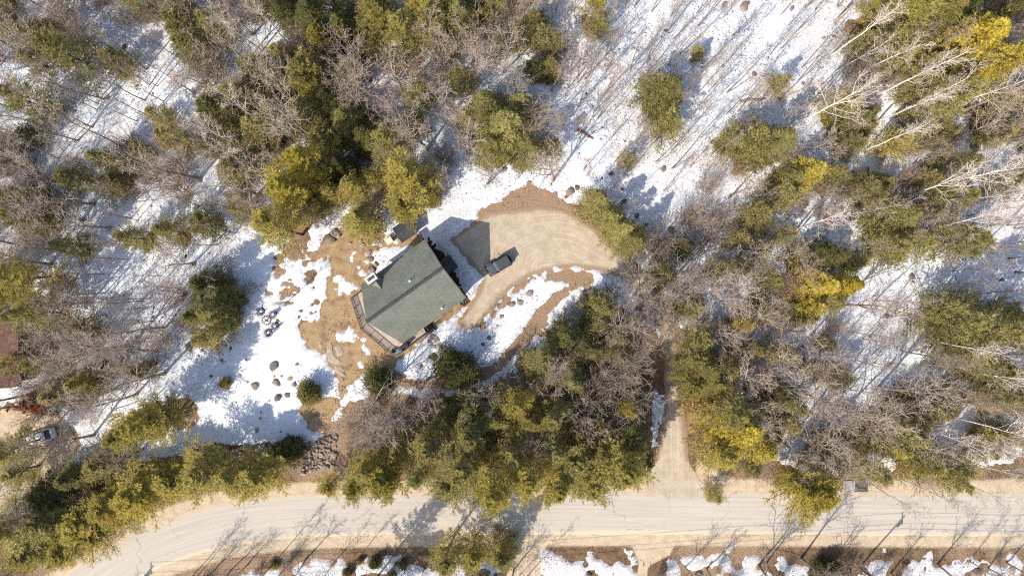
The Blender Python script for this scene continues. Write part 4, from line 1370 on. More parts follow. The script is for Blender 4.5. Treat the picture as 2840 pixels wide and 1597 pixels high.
def build_house():
    t = thing('house', 'house with a large green shingled roof and a prow front deck', 'house', (HX, HY, 0), HR)
    EW, RW, EE = -5.59, -7.13, 5.59
    hw = 5.05
    sl = math.hypot(hw, RZ - EZ)
    th = .22
    for s in (1, -1):
        mb = MB()
        pl = [(EW, s * hw, EZ), (EE, s * hw, EZ), (EE, 0, RZ), (RW, 0, RZ)]
        lo = [(x, y, z - th) for x, y, z in pl]
        f = [(0, 1, 2, 3), (7, 6, 5, 4), (0, 4, 5, 1), (1, 5, 6, 2), (3, 7, 4, 0)]
        if s > 0:
            f = [tuple(reversed(q)) for q in f]
        mb.add(pl + lo, f)
        o = mb.build('roof', M['roof_green'], t)
        slope_attr(o.data, lambda c, n: (c.x, (hw - abs(c.y)) / hw * sl, 0))
        g = MB()
        # drip edge and rake boards
        g.box((0, s * (hw + .03), EZ - .14), (EE - EW, .05, .2))
        g.build('fascia', M['siding'], t)
    rk = MB()
    for s in (1, -1):
        rk.add([(EE + .03, 0, RZ - .02), (EE + .03, 0, RZ - .3), (EE + .03, s * hw, EZ - .3), (EE + .03, s * hw, EZ - .02), (EE + .09, 0, RZ - .02), (EE + .09, 0, RZ - .3), (EE + .09, s * hw, EZ - .3), (EE + .09, s * hw, EZ - .02)],
               [(0, 1, 2, 3), (7, 6, 5, 4), (0, 4, 5, 1), (1, 5, 6, 2), (2, 6, 7, 3), (3, 7, 4, 0)])
    rk.build('rake_board', M['siding'], t)
    cap = MB()
    n = 44
    L = (EE - RW) / n
    r2 = random.Random(3)
    for i in range(n):
        x = RW + (i + .5) * L
        j = r2.uniform(-.015, .015)
        w, dz = .27 + r2.uniform(-.02, .02), .22
        z1, z2 = RZ + .035, RZ + .075
        cap.add([(x - L * .55, -w + j, z1 - dz), (x - L * .55, 0, z1), (x - L * .55, w + j, z1 - dz), (x + L * .55, -w + j, z2 - dz), (x + L * .55, 0, z2), (x + L * .55, w + j, z2 - dz)],
                [(0, 3, 4, 1), (1, 4, 5, 2), (3, 5, 4), (0, 1, 2)])
    o = cap.build('ridge_cap', M['ridge'], t)
    o['kind'] = 'stuff'
    # walls
    foot = [(5.12, -4.6), (5.12, 4.6), (-5.1, 4.6), (-6.35, 0), (-5.1, -4.6)]
    wz = lambda y: RZ - abs(y) / hw * (RZ - EZ) - .24
    wm = MB()
    n = len(foot)
    pts = foot[:1] + [(5.12, 0)] + foot[1:]
    v = [(x, y, -.2) for x, y in pts] + [(x, y, wz(y)) for x, y in pts]
    k = len(pts)
    wm.add(v, [(i, (i + 1) % k, k + (i + 1) % k, k + i) for i in range(k)])
    wm.build('wall', M['siding'], t)

    def window(p, nrm, w, h, cols=2):
        """window centred at p on a wall facing nrm"""
        nr = Vector(nrm).normalized()
        rz = math.atan2(nr.y, nr.x) - PI / 2
        fr = MB()
        c = Vector(p) + nr * .04
        for dx, dz, sx, sz in ((0, h / 2, w + .16, .1), (0, -h / 2, w + .16, .1), (-w / 2, 0, .1, h), (w / 2, 0, .1, h)):
            fr.box(c + Vector((math.cos(rz) * dx, math.sin(rz) * dx, dz)), (sx, .1, sz), rz)
        for i in range(1, cols):
            dx = -w / 2 + w * i / cols
            fr.box(c + Vector((math.cos(rz) * dx, math.sin(rz) * dx, 0)), (.06, .08, h), rz)
        fo = fr.build('window', M['trim'], t)
        MB().box(Vector(p) + nr * .015, (w - .04, .03, h - .04), rz).build('pane', M['glass'], fo)
        MB().box(Vector(p) + nr * .10 + Vector((0, 0, -h / 2 - .09)), (w + .3, .2, .06), rz).build('sill', M['trim'], fo)
    for y, z, w, h in ((-3.2, 3.9, 1.0, 1.2), (3.3, 3.9, 1.0, 1.2), (-3.0, 1.6, 1.1, 1.2), (3.2, 1.6, 1.1, 1.2), (0, 5.9, 1.2, 1.2)):
        window((5.12, y, z), (1, 0, 0), w, h)
    for x, z in ((-3, 3.4), (1.5, 3.4), (3.6, 3.4)):
        window((x, -4.6, z), (0, -1, 0), 1.2, 1.3)
    for x in (-.5, 3.2):
        window((x, 4.6, 3.2), (0, 1, 0), 1.0, 1.1)
    for s in (1, -1):
        nr = Vector((-(4.6), s * 1.25, 0)).normalized()
        for f_ in (.25, .62):
            x, y = -6.35 + 1.25 * f_, s * 4.6 * f_
            window((x, y, 2.9), nr, 1.35, 2.4, 1)
            window((x, y, 5.35 - .9 * f_), nr, 1.35, 1.3 - .5 * f_, 1)
    # front door under the gable end and the patio door to the deck
    dr = MB().box((5.15, .1, 1.35), (.06, 1.0, 2.1)).build('door', M['trim'], t)
    MB().box((5.21, .45, 1.3), (.06, .06, .12)).build('handle', M['steel'], dr)
    for y in (-2.3, 2.3, .9):
        MB().box((5.22, y, 2.5), (.16, .22, .3), top=(.7, .7)).build('wall_lamp', M['white'], t)
    # chimney
    cx, cy = -3.2, 4.45
    ch = MB()
    ch.box((cx, cy, 4.5), (1.36, .82, 9.0))
    c = ch.build('chimney', M['brick'], t)
    MB().box((cx, cy, 9.1), (1.6, 1.04, .2)).build('chimney_cap', M['concrete'], c, bevel=.03)
    for dx in (-.27, .27):
        MB().box((cx + dx, cy, 9.27), (.44, .40, .14)).build('flue', M['flue'], c, bevel=.02)
    # cricket: a small gabled saddle behind the chimney, and flashing
    cr = MB()
    zr = lambda y: RZ - y / hw * (RZ - EZ)
    zc = 6.9
    yt = (RZ - zc) / (RZ - EZ) * hw
    cr.add([(cx - .85, cy - .42, zr(cy - .42) + .02), (cx + .85, cy - .42, zr(cy - .42) + .02), (cx, cy - .42, zc + .02), (cx, yt, zc + .02), (cx - .85, cy - .05, zr(cy - .05)), (cx + .85, cy - .05, zr(cy - .05))],
           [(0, 2, 3), (1, 3, 2), (0, 1, 2)])
    o = cr.build('chimney_saddle', M['roof_green'], t)
    slope_attr(o.data, lambda c, n: (c.x, c.y * 1.2, 0))
    # vent pipes with flashing boots
    for (px, py, z) in ((1139.5, 778.5, 7.2), (1223.5, 855, 6.6)):
        x, y = to_house(px, py, z)
        zz = RZ - abs(y) / hw * (RZ - EZ)
        vp = MB().tube([(x, y, zz - .1), (x, y, zz + .75)], .06, 10).build('vent_pipe', M['white'], t, True)
        MB().lathe([(.2, zz - .1), (.19, zz + .08), (.07, zz + .2)], 12, Matrix.Translation((x, y, 0))).build('boot', M['white'], vp)
    return t


house = build_house()


def on_house(px, py, z):
    return W(px, py, z)


# satellite dish on the corner post by the eave
def build_dish():
    x, y = W(1279, 836, 1.6)
    t = thing('satellite_dish', 'small white dish on a bracket below the right eave corner', 'dish', (x, y, 0))
    MB().tube([(0, 0, 0), (0, 0, 1.5)], .035, 8).build('mast', M['steel'], t)
    m = Matrix.Translation((.05, .05, 1.6)) @ Matrix.Rotation(math.radians(-50), 4, 'X') @ Matrix.Rotation(.5, 4, 'Y')
    MB().lathe([(.02, 0), (.16, .02), (.27, .08), (.26, .10), (.15, .05), (.02, .03)], 16, m).build('dish', M['white'], t, True)
    MB().tube([(0, 0, 1.5), (.3, -.15, 1.6), (.42, -.3, 1.8)], .02, 6).build('feed_arm', M['white'], t)


build_dish()


# ---------------------------------------------------------------- deck
DZ = 1.55


def build_deck():
    A, B, Cc, D = W(975, 826, DZ), W(1003, 911, DZ), W(1099, 991, DZ), W(1184, 927, DZ)
    hp = lambda x, y: tuple((Vector((HX, HY, 0)) + hu * x + hv * y).to_2d())
    E = hp(*[a for a in to_house(1172, 905, DZ)])
    inner = [hp(-1.0, -4.4), hp(-4.9, -4.3), hp(-6.0, 0), hp(-4.9, 4.2)]
    A2 = W(1003, 806, DZ)
    t = thing('deck', 'pale wooden deck with dark slatted railing around the house prow', 'deck', (A[0], A[1], 0))
    L = lambda p: (p[0] - A[0], p[1] - A[1])
    poly = [L(p) for p in (A, B, Cc, D, E)] + [L(p) for p in inner] + [L(A2)]
    MB().prism(poly, DZ - .14, DZ).build('deck_floor', M['tan_wood'], t)
    # board joints: thin battens run along the front as a border board
    for P, Q in ((A, B), (B, Cc), (Cc, D)):
        p, q = Vector(L(P)), Vector(L(Q))
        dvec = (q - p)
        rz = math.atan2(dvec.y, dvec.x)
        nrm = Vector((dvec.y, -dvec.x)).normalized()
        mid = (p + q) / 2
        MB().box((mid.x, mid.y, DZ - .2), (dvec.length, .06, .36), rz).build('rim_board', M['tan_wood'], t)
    bal = MB().box((0, 0, .45), (.06, .06, .86)).mesh('baluster', M['rail_dark'])
    post = MB().box((0, 0, (DZ + 1.05) / 2 - .1), (.12, .12, DZ + 1.25)).mesh('post', M['rail_dark'])
    for P, Q in ((A, B), (B, Cc), (Cc, D), (A2, A)):
        p, q = Vector(L(P)), Vector(L(Q))
        dvec = q - p
        ln = dvec.length
        rz = math.atan2(dvec.y, dvec.x)
        inn = Vector((-dvec.y, dvec.x)).normalized() * .08
        mid = (p + q) / 2 + inn
        MB().box((mid.x, mid.y, DZ + 1.0), (ln, .11, .05), rz).build('top_rail', M['rail_dark'], t)
        MB().box((mid.x, mid.y, DZ + .12), (ln, .06, .06), rz).build('bottom_rail', M['rail_dark'], t)
        nb = int(ln / .155)
        for i in range(nb):
            c = p + dvec * ((i + .5) / nb) + inn
            obj('baluster', bal, t, (c.x, c.y, DZ + .06), rz)
        npst = max(1, round(ln / 1.9))
        for i in range(npst + (1 if Q is D else 0)):
            c = p + dvec * (i / npst) + inn
            obj('post', post, t, (c.x, c.y, 0), rz)
    # steps down to the stone landing, on the right-hand end
    st = thing('deck_steps', 'dark wooden steps from the deck end down to the stone landing', 'steps', (D[0], D[1], 0), HR)
    for i in range(4):
        MB().box((.35 + i * .30, .45, DZ - .35 - i * .34), (.27, 1.3, .05)).build('tread', M['decking'], st)
    for y in (-.18, 1.08):
        m = MB()
        m.add([(.15, y - .03, DZ - .35), (.15, y - .03, DZ - .1), (1.55, y - .03, .28), (1.55, y - .03, 0), (.15, y + .03, DZ - .35), (.15, y + .03, DZ - .1), (1.55, y + .03, .28), (1.55, y + .03, 0)],
              [(0, 1, 2, 3), (7, 6, 5, 4), (0, 4, 5, 1), (1, 5, 6, 2), (2, 6, 7, 3), (3, 7, 4, 0)])
        m.build('stringer', M['rail_dark'], st)
    return t


build_deck()


def build_deck_things():
    # covered grill with side shelves
    x, y = W(1122, 958, DZ + .9)
    t = thing('grill', 'black covered barbecue grill on the deck below the eave corner', 'grill', (x, y, DZ), HR)
    MB().box((0, 0, .45), (1.3, .55, .8), top=(.96, .9)).build('cart', M['black'], t, bevel=.04)
    m = MB()
    prof = [(-.27, .86), (-.25, 1.05), (-.12, 1.17), (.08, 1.17), (.23, 1.06), (.27, .86)]
    v = [(-.6, a, b) for a, b in prof] + [(.6, a, b) for a, b in prof]
    k = len(prof)
    m.add(v, [(i, i + 1, k + i + 1, k + i) for i in range(k - 1)] + [tuple(range(k))[::-1], tuple(range(k, 2 * k))])
    m.build('lid', M['black'], t, bevel=.03)
    MB().tube([(-.3, -.33, 1.0), (.3, -.33, 1.0)], .02, 8).build('handle', M['steel'], t)
    for s in (-1, 1):
        MB().box((s * .85, 0, .85), (.36, .5, .04)).build('side_shelf', M['black'], t)
    # green storage box
    x, y = W(1106, 973, DZ + .5)
    t = thing('storage_box', 'green plastic storage box in the outer deck corner', 'box', (x, y, DZ), HR)
    MB().box((0, 0, .25), (.85, .6, .5), top=(1.04, 1.04)).build('tub', M['green_box'], t, bevel=.03)
    MB().box((0, 0, .53), (.92, .66, .06)).build('lid', M['green_box'], t, bevel=.02)
    # folded black deck chair
    x, y = W(1092, 971, DZ + .4)
    t = thing('deck_chair', 'black metal deck chair in the corner beside the green box', 'chair', (x, y, DZ), HR + .9)
    MB().box((0, 0, .42), (.5, .5, .04)).build('seat', M['black'], t)
    MB().box((-.27, 0, .72), (.04, .5, .55), ry=-.2).build('backrest', M['black'], t)
    for a in (-.22, .22):
        for b in (-.22, .22):
            MB().tube([(a, b, .42), (a * 1.15, b * 1.1, 0)], .018, 6).build('leg', M['black'], t)
        MB().box((0, a * 1.2, .62), (.45, .05, .03)).build('armrest', M['black'], t)


build_deck_things()


def build_landing():
    t = thing('stone_landing', 'landing of flat brown stone slabs at the foot of the deck steps', 'stone landing', (*W(1195, 945), 0))
    ox, oy = W(1195, 945)
    slabs = [[(1198, 926), (1212, 932), (1205, 946), (1196, 942)], [(1213, 933), (1220, 944), (1208, 952), (1203, 948)], [(1220, 946), (1227, 952), (1222, 964), (1211, 961), (1209, 954)],
             [(1190, 932), (1196, 928), (1195, 942), (1188, 940)], [(1184, 942), (1193, 944), (1192, 952), (1184, 950)], [(1194, 945), (1203, 950), (1202, 956), (1194, 953)],
             [(1192, 955), (1208, 957), (1209, 964), (1198, 964), (1191, 960)], [(1221, 955), (1228, 955), (1225, 966), (1214, 968), (1221, 965)]]
    for i, s in enumerate(slabs):
        c = np.mean(np.array(s), 0)
        pp = [W(*(c + (np.array(p) - c) * .97)) for p in s]
        MB().prism([(a - ox, b - oy) for a, b in pp], -.1, .26 + .05 * math.sin(i * 2.3)).build('slab', M['slate'], t, bevel=.03)
    # rock ledge showing in the lawn
    t2 = thing('rock_ledge', 'flat grey granite ledge showing through the dead lawn', 'rock ledge', (*W(940, 985), 0))
    ox, oy = W(940, 985)
    r = np.random.default_rng(5)
    for poly in ([(905, 960), (915, 945), (922, 960), (924, 985), (945, 1000), (952, 1012), (920, 1008), (906, 990)], [(928, 962), (942, 955), (952, 968), (948, 988), (934, 985)], [(925, 1012), (950, 1018), (960, 1045), (945, 1040), (930, 1030)], [(884, 955), (893, 950), (899, 962), (888, 966)]):
        P = spline([W(*p) for p in poly] + [W(*poly[0])], .25)[:-1]
        P = P + r.normal(0, .05, P.shape)
        c = P.mean(0)
        mb = MB()
        n = len(P)
        v = [(p[0] - ox, p[1] - oy, -.08) for p in P] + [((c + (p - c) * .86)[0] - ox, (c + (p - c) * .86)[1] - oy, .02 + .01 * r.random()) for p in P] + [((c + (p - c) * .4)[0] - ox, (c + (p - c) * .4)[1] - oy, .035 + .02 * r.random()) for p in P] + [(c[0] - ox, c[1] - oy, .05)]
        f = [(i, (i + 1) % n, n + (i + 1) % n, n + i) for i in range(n)] + [(n + i, n + (i + 1) % n, 2 * n + (i + 1) % n, 2 * n + i) for i in range(n)] + [(2 * n + i, 2 * n + (i + 1) % n, 3 * n) for i in range(n)]
        mb.add(v, f)
        mb.build('ledge_slab', M['ledge'], t2, True)


build_landing()


def build_porch():
    x, y = W(1243, 735, .4)
    t = thing('entry_porch', 'small dark board porch at the shaded gable door', 'porch', (x, y, 0), HR)
    for i in range(13):
        MB().box((-.95 + i * .16, 0, .35), (.145, 2.3, .04)).build('board', M['decking'], t)
    MB().box((0, 0, .18), (2.0, 2.2, .3)).build('base', M['rail_dark'], t)
    for a in (-1, 1):
        MB().box((1.0, a * 1.1, .6), (.09, .09, 1.2)).build('post', M['rail_dark'], t)
        MB().box((0, a * 1.1, 1.1), (2.0, .07, .05)).build('handrail', M['rail_dark'], t)
    # a bicycle leaning on the porch
    b = thing('bicycle', 'bicycle lying on the dark porch beside the door', 'bicycle', (x - .5, y - .1, .38), HR + 1.9)
    for s in (-.5, .5):
        m = Matrix.Translation((s, 0, .06))
        w = MB()
        pts = [(s + .32 * math.cos(a), .32 * math.sin(a), .06) for a in np.linspace(0, 2 * PI, 20)]
        w.tube(pts, .025, 6, cap=False).build('wheel', M['steel'], b)
    MB().tube([(-.5, 0, .08), (-.1, .12, .09), (.32, .22, .1), (.5, 0, .08)], .022, 6).tube([(-.1, .12, .09), (-.05, -.15, .09), (.32, .22, .1)], .022, 6).build('frame', M['steel'], b)
    MB().tube([(.26, .44, .1), (.36, .30, .12), (.46, .42, .1)], .018, 6).build('handlebar', M['steel'], b)
    MB().box((-.16, .36, .1), (.24, .1, .06)).build('saddle', M['black'], b)


build_porch()


def build_shed():
    z = 2.3
    x, y = W(1123, 638, z)
    t = thing('shed', 'small shed with dark grey shingled roof half under the pine', 'shed', (x, y, 0), HR - .02)
    MB().box((0, 0, 1.05), (2.3, 2.0, 2.1)).build('wall', M['siding'], t)
    for s in (1, -1):
        m = MB()
        pl = [(-1.45, s * 1.3, 2.05), (1.45, s * 1.3, 2.05), (1.45, 0, 2.75), (-1.45, 0, 2.75)]
        lo = [(a, b, c - .1) for a, b, c in pl]
        f = [(0, 1, 2, 3), (7, 6, 5, 4), (0, 4, 5, 1), (1, 5, 6, 2), (3, 7, 4, 0)]
        m.add(pl + lo, [tuple(reversed(q)) for q in f] if s > 0 else f)
        o = m.build('roof', M['roof_grey'], t)
        slope_attr(o.data, lambda c, n: (c.x, (1.3 - abs(c.y)) * 1.15, 0))
    MB().box((.2, -1.02, .95), (.9, .05, 1.8)).build('door', M['trim'], t)
    x, y = W(1078, 666, .7)
    t = thing('utility_box', 'cream metal utility box standing on the brown ground by the shed', 'box', (x, y, 0), HR)
    MB().box((0, 0, .35), (.95, 1.05, .7)).build('cabinet', M['beige_box'], t, bevel=.03)
    MB().box((0, 0, .74), (1.02, 1.12, .08)).build('lid', M['beige_box'], t, bevel=.02)
    for i in range(4):
        MB().box((.485, 0, .2 + i * .09), (.02, .7, .03)).build('louvre', M['flue'], t)
    x, y = W(1048, 633, .4)
    t = thing('tarp_bundle', 'dark blue tarp-covered bundle at the edge of the trees', 'tarp', (x, y, 0), .6)
    r = np.random.default_rng(9)
    m = MB()
    k = 14
    prof = [(.62, -.05), (.6, .2), (.48, .42), (.25, .5), (.0, .46)]
    v, f = [], []
    for a, (rr, z) in enumerate(prof):
        for b in range(k):
            an = 2 * PI * b / k
            q = rr * (1 + .12 * math.sin(3 * an + a) + r.normal(0, .04))
            v.append((q * 1.3 * math.cos(an), q * .8 * math.sin(an), z + r.normal(0, .02)))
    for a in range(len(prof) - 1):
        for b in range(k):
            f.append((a * k + b, a * k + (b + 1) % k, (a + 1) * k + (b + 1) % k, (a + 1) * k + b))
    m.add(v, f).build('cover', M['tarp_blue'], t, True)
    MB().tube([(-.75, -.1, .05), (-.1, .05, .53), (.75, .1, .05)], .02, 6).build('rope', M['white'], t)


build_shed()


def build_pickets():
    st = MB().box((0, 0, .22), (.07, .07, .5)).box((0, 0, .5), (.09, .09, .07), top=(.3, .3)).mesh('stake', M['white'])
    t = thing('edging_fence', 'row of little white picket stakes between porch snow and drive', 'edging', (*W(1308, 812), 0))
    ox, oy = W(1308, 812)
    P0, P1 = np.array(W(1292, 836)), np.array(W(1336, 782))
    for i in range(11):
        c = P0 + (P1 - P0) * i / 10
        obj('stake', st, t, (c[0] - ox, c[1] - oy, 0), .7, (1, 1, .8 + .3 * math.sin(i * 1.9)))
    rz = math.atan2(*(P1 - P0)[::-1])
    mid = (P0 + P1) / 2
    MB().box((mid[0] - ox, mid[1] - oy, .18), (float(np.linalg.norm(P1 - P0)), .04, .06), rz).build('rail', M['white'], t)


build_pickets()


# ================================================================ VEHICLES
def wheel(parent, x, y, r=.39, w=.25, rim='steel'):
    m = Matrix.Translation((x, y, r)) @ Matrix.Rotation(PI / 2, 4, 'X')
    tyre = MB().lathe([(r * .62, -w / 2), (r * .93, -w / 2), (r, -w * .36), (r, w * .36), (r * .93, w / 2), (r * .62, w / 2)], 24, m).build('wheel', M['rubber'], parent, True)
    MB().lathe([(r * .1, -w * .42), (r * .6, -w * .4), (r * .62, 0), (r * .6, w * .4), (r * .1, w * .42)], 18, m).build('rim', M[rim], tyre, True)


def loft(mb, secs, close=True):
    """secs: list of rings (same count)"""
    n, k = len(secs), len(secs[0])
    v = [p for s in secs for p in s]
    f = []
    for i in range(n - 1):
        for j in range(k):
            f.append((i * k + j, i * k + (j + 1) % k, (i + 1) * k + (j + 1) % k, (i + 1) * k + j))
    f.append(tuple(range(k))[::-1])
    f.append(tuple(range((n - 1) * k, n * k)))
    return mb.add(v, f)


def build_jeep():
    x, y = W(1383, 735, 1.0)
    rz = math.atan2(-400, -690)
    t = thing('off_road_car', 'dark grey boxy off-road car with black hardtop parked on the gravel', 'car', (x, y, .02), rz)

    def ring(xx, hw, z0, z1, c=.06):
        return [(xx, -hw, z0), (xx, hw, z0), (xx, hw, z1 - c), (xx, hw - c, z1), (xx, -hw + c, z1), (xx, -hw, z1 - c)]
    # tub
    loft(MB(), [ring(-1.75, .74, .5, 1.12), ring(-1.7, .77, .45, 1.15), ring(.45, .77, .45, 1.15), ring(.55, .75, .45, 1.14)]).build('body', M['jeep_paint'], t, bevel=.02)
    # tapered bonnet
    loft(MB(), [ring(.5, .70, .55, 1.17, .09), ring(1.1, .66, .55, 1.15, .09), ring(1.62, .58, .55, 1.10, .09), ring(1.68, .56, .58, 1.06, .08)]).build('bonnet', M['jeep_paint'], t, bevel=.015)
    g = MB()
    g.box((1.70, 0, .82), (.05, 1.12, .46))
    go = g.build('grille', M['jeep_paint'], t, bevel=.015)
    for i in range(7):
        MB().box((1.728, -.27 + i * .09, .84), (.01, .045, .3)).build('slot', M['black'], go)
    for s in (-1, 1):
        MB().lathe([(.1, 0), (.1, .05), (.03, .07)], 14, Matrix.Translation((1.72, s * .43, .88)) @ Matrix.Rotation(PI / 2, 4, 'Y')).build('headlight', M['lamp_glass'], t, True)
        # trapezoid flares
        for (c0, fl) in ((1.18, 1), (-1.15, 0)):
            m = MB()
            prof = [(-.56, .62), (-.36, .98), (.32, 1.0), (.58, .80), (.60, .70), (.30, .92), (-.34, .90), (-.52, .58)]
            if not fl:
                prof = [(-a, b) for a, b in prof]
            lo, hi = (.55, .94) if fl else (.74, .94)
            v = [(c0 + a, s * lo, b) for a, b in prof] + [(c0 + a, s * hi, b - .03) for a, b in prof]
            k = len(prof)
            m.add(v, [(i, (i + 1) % k, k + (i + 1) % k, k + i) for i in range(k)] + [tuple(range(k)), tuple(range(k, 2 * k))[::-1]])
            m.build('fender', M['hardtop'] if not fl else M['jeep_paint'], t, bevel=.02)
        wheel(t, 1.2, s * .80)
        wheel(t, -1.2, s * .80)
        MB().box((.38, s * .98, 1.28), (.10, .20, .17)).build('mirror', M['black'], t, bevel=.03)
        MB().box((0, s * .86, .42), (1.3, .12, .08)).build('side_step', M['black'], t)
        MB().box((-1.78, s * .64, .92), (.06, .14, .22)).build('taillight', M['red_lens'], t)
        dr = MB().box((.05, s * .775, .82), (.92, .02, .5)).build('door', M['jeep_paint'], t)
        MB().box((-.28, s * .80, 1.0), (.16, .03, .04)).build('handle', M['black'], dr)
    # windscreen frame
    w = MB()
    for s in (-1, 1):
        w.tube([(.52, s * .69, 1.13), (.30, s * .66, 1.72)], .04, 8)
    w.box((.29, 0, 1.735), (.10, 1.36, .07))
    w.box((.54, 0, 1.15), (.10, 1.36, .06))
    w.build('windscreen_frame', M['steel'], t)
    MB().add([(.50, -.66, 1.16), (.50, .66, 1.16), (.30, .64, 1.70), (.30, -.64, 1.70)], [(0, 1, 2, 3)]).build('windscreen', M['glass'], t)
    for yy in (-.3, .25):
        MB().tube([(.60, yy, 1.16), (.62, yy - .4, 1.17)], .014, 5).build('wiper', M['black'], t)
    # hardtop: glass sides, roof in panels
    MB().box((-.72, 0, 1.42), (1.92, 1.40, .56), top=(.98, .93)).build('side_glass', M['glass'], t)
    rf = MB().box((-.73, 0, 1.76), (2.06, 1.40, .10), top=(.97, .95)).build('hardtop', M['hardtop'], t, bevel=.03)
    for yy in (-.42, 0, .42):
        MB().box((-1.1, yy, 1.815), (1.1, .10, .025)).build('roof_rib', M['hardtop'], rf)
    MB().box((-.35, 0, 1.815), (.02, 1.24, .012)).build('seam', M['black'], rf)
    MB().box((.0, 0, 1.815), (.6, .015, .012)).build('seam', M['black'], rf)
    for s in (-1, 1):
        MB().box((-1.62, s * .66, 1.42), (.14, .08, .6)).build('pillar', M['hardtop'], t)
        MB().box((-.45, s * .69, 1.42), (.12, .05, .58)).build('pillar', M['hardtop'], t)
    # spare wheel and bumpers
    m = Matrix.Translation((-1.96, 0, 1.0)) @ Matrix.Rotation(PI / 2, 4, 'Y')
    sp = MB().lathe([(.12, -.12), (.36, -.12), (.39, -.08), (.39, .08), (.36, .12), (.12, .12)], 24, m).build('spare_wheel', M['rubber'], t, True)
    MB().lathe([(.05, -.10), (.24, -.125), (.22, .0), (.05, .0)], 16, m).build('rim', M['steel'], sp, True)
    MB().box((-1.86, 0, .58), (.16, 1.5, .2)).build('rear_bumper', M['black'], t, bevel=.03)
    MB().box((1.86, 0, .62), (.22, 1.62, .2), top=(.9, .97)).build('front_bumper', M['black'], t, bevel=.04)
    MB().box((0, 0, .42), (3.2, 1.1, .2)).build('chassis', M['black'], t)


build_jeep()


def build_sedan():
    x, y = W(108, 1212, 1.0)
    t = thing('parked_car', 'white saloon car partly hidden under branches at the left edge', 'car', (x, y, 0.0), math.radians(198))

    def ring(xx, hw, z0, z1, sh):
        return [(xx, -hw * .92, z0), (xx, hw * .92, z0), (xx, hw, z0 + .2), (xx, hw, sh), (xx, hw * .86, z1), (xx, 0, z1 + .03), (xx, -hw * .86, z1), (xx, -hw, sh), (xx, -hw, z0 + .2)]
    secs = [(2.25, .62, .34, .60, .52), (2.12, .80, .25, .72, .62), (1.6, .88, .22, .86, .74), (.9, .90, .22, .95, .84), (0, .91, .22, .98, .88), (-1.2, .90, .22, 1.0, .88), (-1.9, .86, .25, .98, .84), (-2.25, .74, .34, .86, .7)]
    loft(MB(), [ring(*s) for s in secs]).build('body', M['car_white'], t, True)

    def cab(xx, hw, z):
        return [(xx, -hw, .9), (xx, hw, .9), (xx, hw * .92, z * .75 + .9 * .25), (xx, hw * .78, z - .03), (xx, 0, z), (xx, -hw * .78, z - .03), (xx, -hw * .92, z * .75 + .9 * .25)]
    loft(MB(), [cab(1.02, .74, .93), cab(.30, .74, 1.38), cab(-.1, .74, 1.43), cab(-.75, .74, 1.42), cab(-1.15, .74, 1.36), cab(-1.75, .72, .99)]).build('cabin_glass', M['glass'], t, True)
    loft(MB(), [[(a, -w, z - .05), (a, w, z - .05), (a, w * .9, z + .0), (a, 0, z + .03), (a, -w * .9, z)] for a, w, z in ((.32, .56, 1.40), (0, .62, 1.445), (-.7, .62, 1.445), (-1.1, .56, 1.395))]).build('roof', M['car_white'], t, True)
    for s in (-1, 1):
        for xx in (1.38, -1.38):
            wheel(t, xx, s * .80, .33, .22)
        MB().box((.78, s * .98, .98), (.14, .18, .12)).build('mirror', M['car_white'], t, bevel=.03)
        MB().box((2.12, s * .6, .62), (.16, .3, .12)).build('headlight', M['lamp_glass'], t, bevel=.02)
        MB().box((-2.18, s * .58, .76), (.1, .3, .14)).build('taillight', M['red_lens'], t, bevel=.02)


build_sedan()


# ================================================================ FIRE PIT AND CHAIRS
def build_chairs():
    fx, fy = W(739, 889)
    t = thing('fire_pit', 'ring of stones with charred logs between the four blue chairs', 'fire pit', (fx, fy, 0))
    r = np.random.default_rng(4)
    for i in range(12):
        a = 2 * PI * i / 12
        MB().box((.62 * math.cos(a), .62 * math.sin(a), .14), (.26, .2, .3), a, top=(.8, .8)).build('stone', M['slate'], t, bevel=.04)
    MB().tube([(-.3, -.2, .14), (.3, .25, .2)], .07, 8).build('log', M['black'], t)
    MB().tube([(-.25, .25, .14), (.3, -.15, .24)], .06, 8).build('log', M['black'], t)
    MB().lathe([(.48, .02), (.4, .08), (.1, .1)], 14).build('ash', M['flue'], t)
    names = ['blue slatted garden chair upper left of the fire ring', 'blue slatted garden chair upper right of the fire ring', 'blue slatted garden chair lower right of the fire ring, nearest the lawn', 'blue slatted garden chair below the fire ring, lowest of the four']
    for i, (px, py) in enumerate(((723.5, 863.5), (757, 871), (762, 904), (744, 922))):
        x, y = W(px, py, .4)
        rz = math.atan2(fy - y, fx - x) + (.3, -.2, .15, -.1)[i]
        c = thing('garden_chair', names[i], 'chair', (x, y, 0), rz, 'chairs around the fire ring')
        for k in range(5):
            MB().box((.22 - k * .115, 0, .36 - k * .025), (.10, .56, .025), ry=.2).build('seat_slat', M['chair_blue'], c)
        for k in range(5):
            yy = -.24 + k * .12
            MB().box((-.45, yy, .66), (.025, .105, .86 - abs(yy) * .5), ry=-.38).build('back_slat', M['chair_blue'], c)
        for s in (-1, 1):
            MB().box((-.02, s * .36, .56), (.74, .14, .028)).build('armrest', M['chair_blue'], c)
            MB().box((.26, s * .34, .28), (.1, .035, .58)).build('leg', M['chair_blue'], c)
            MB().box((-.18, s * .30, .2), (.9, .035, .12), ry=.28).build('leg', M['chair_blue'], c)
        # leftover snow on the seat
        m = MB()
        m.lathe([(.2, 0), (.19, .06), (.1, .1), (.02, .11)], 10, Matrix.Translation((0, 0, .36)) @ Matrix.Rotation(.25, 4, 'Y'))
        m.build('seat_snow', M['snow'], c, True)


build_chairs()


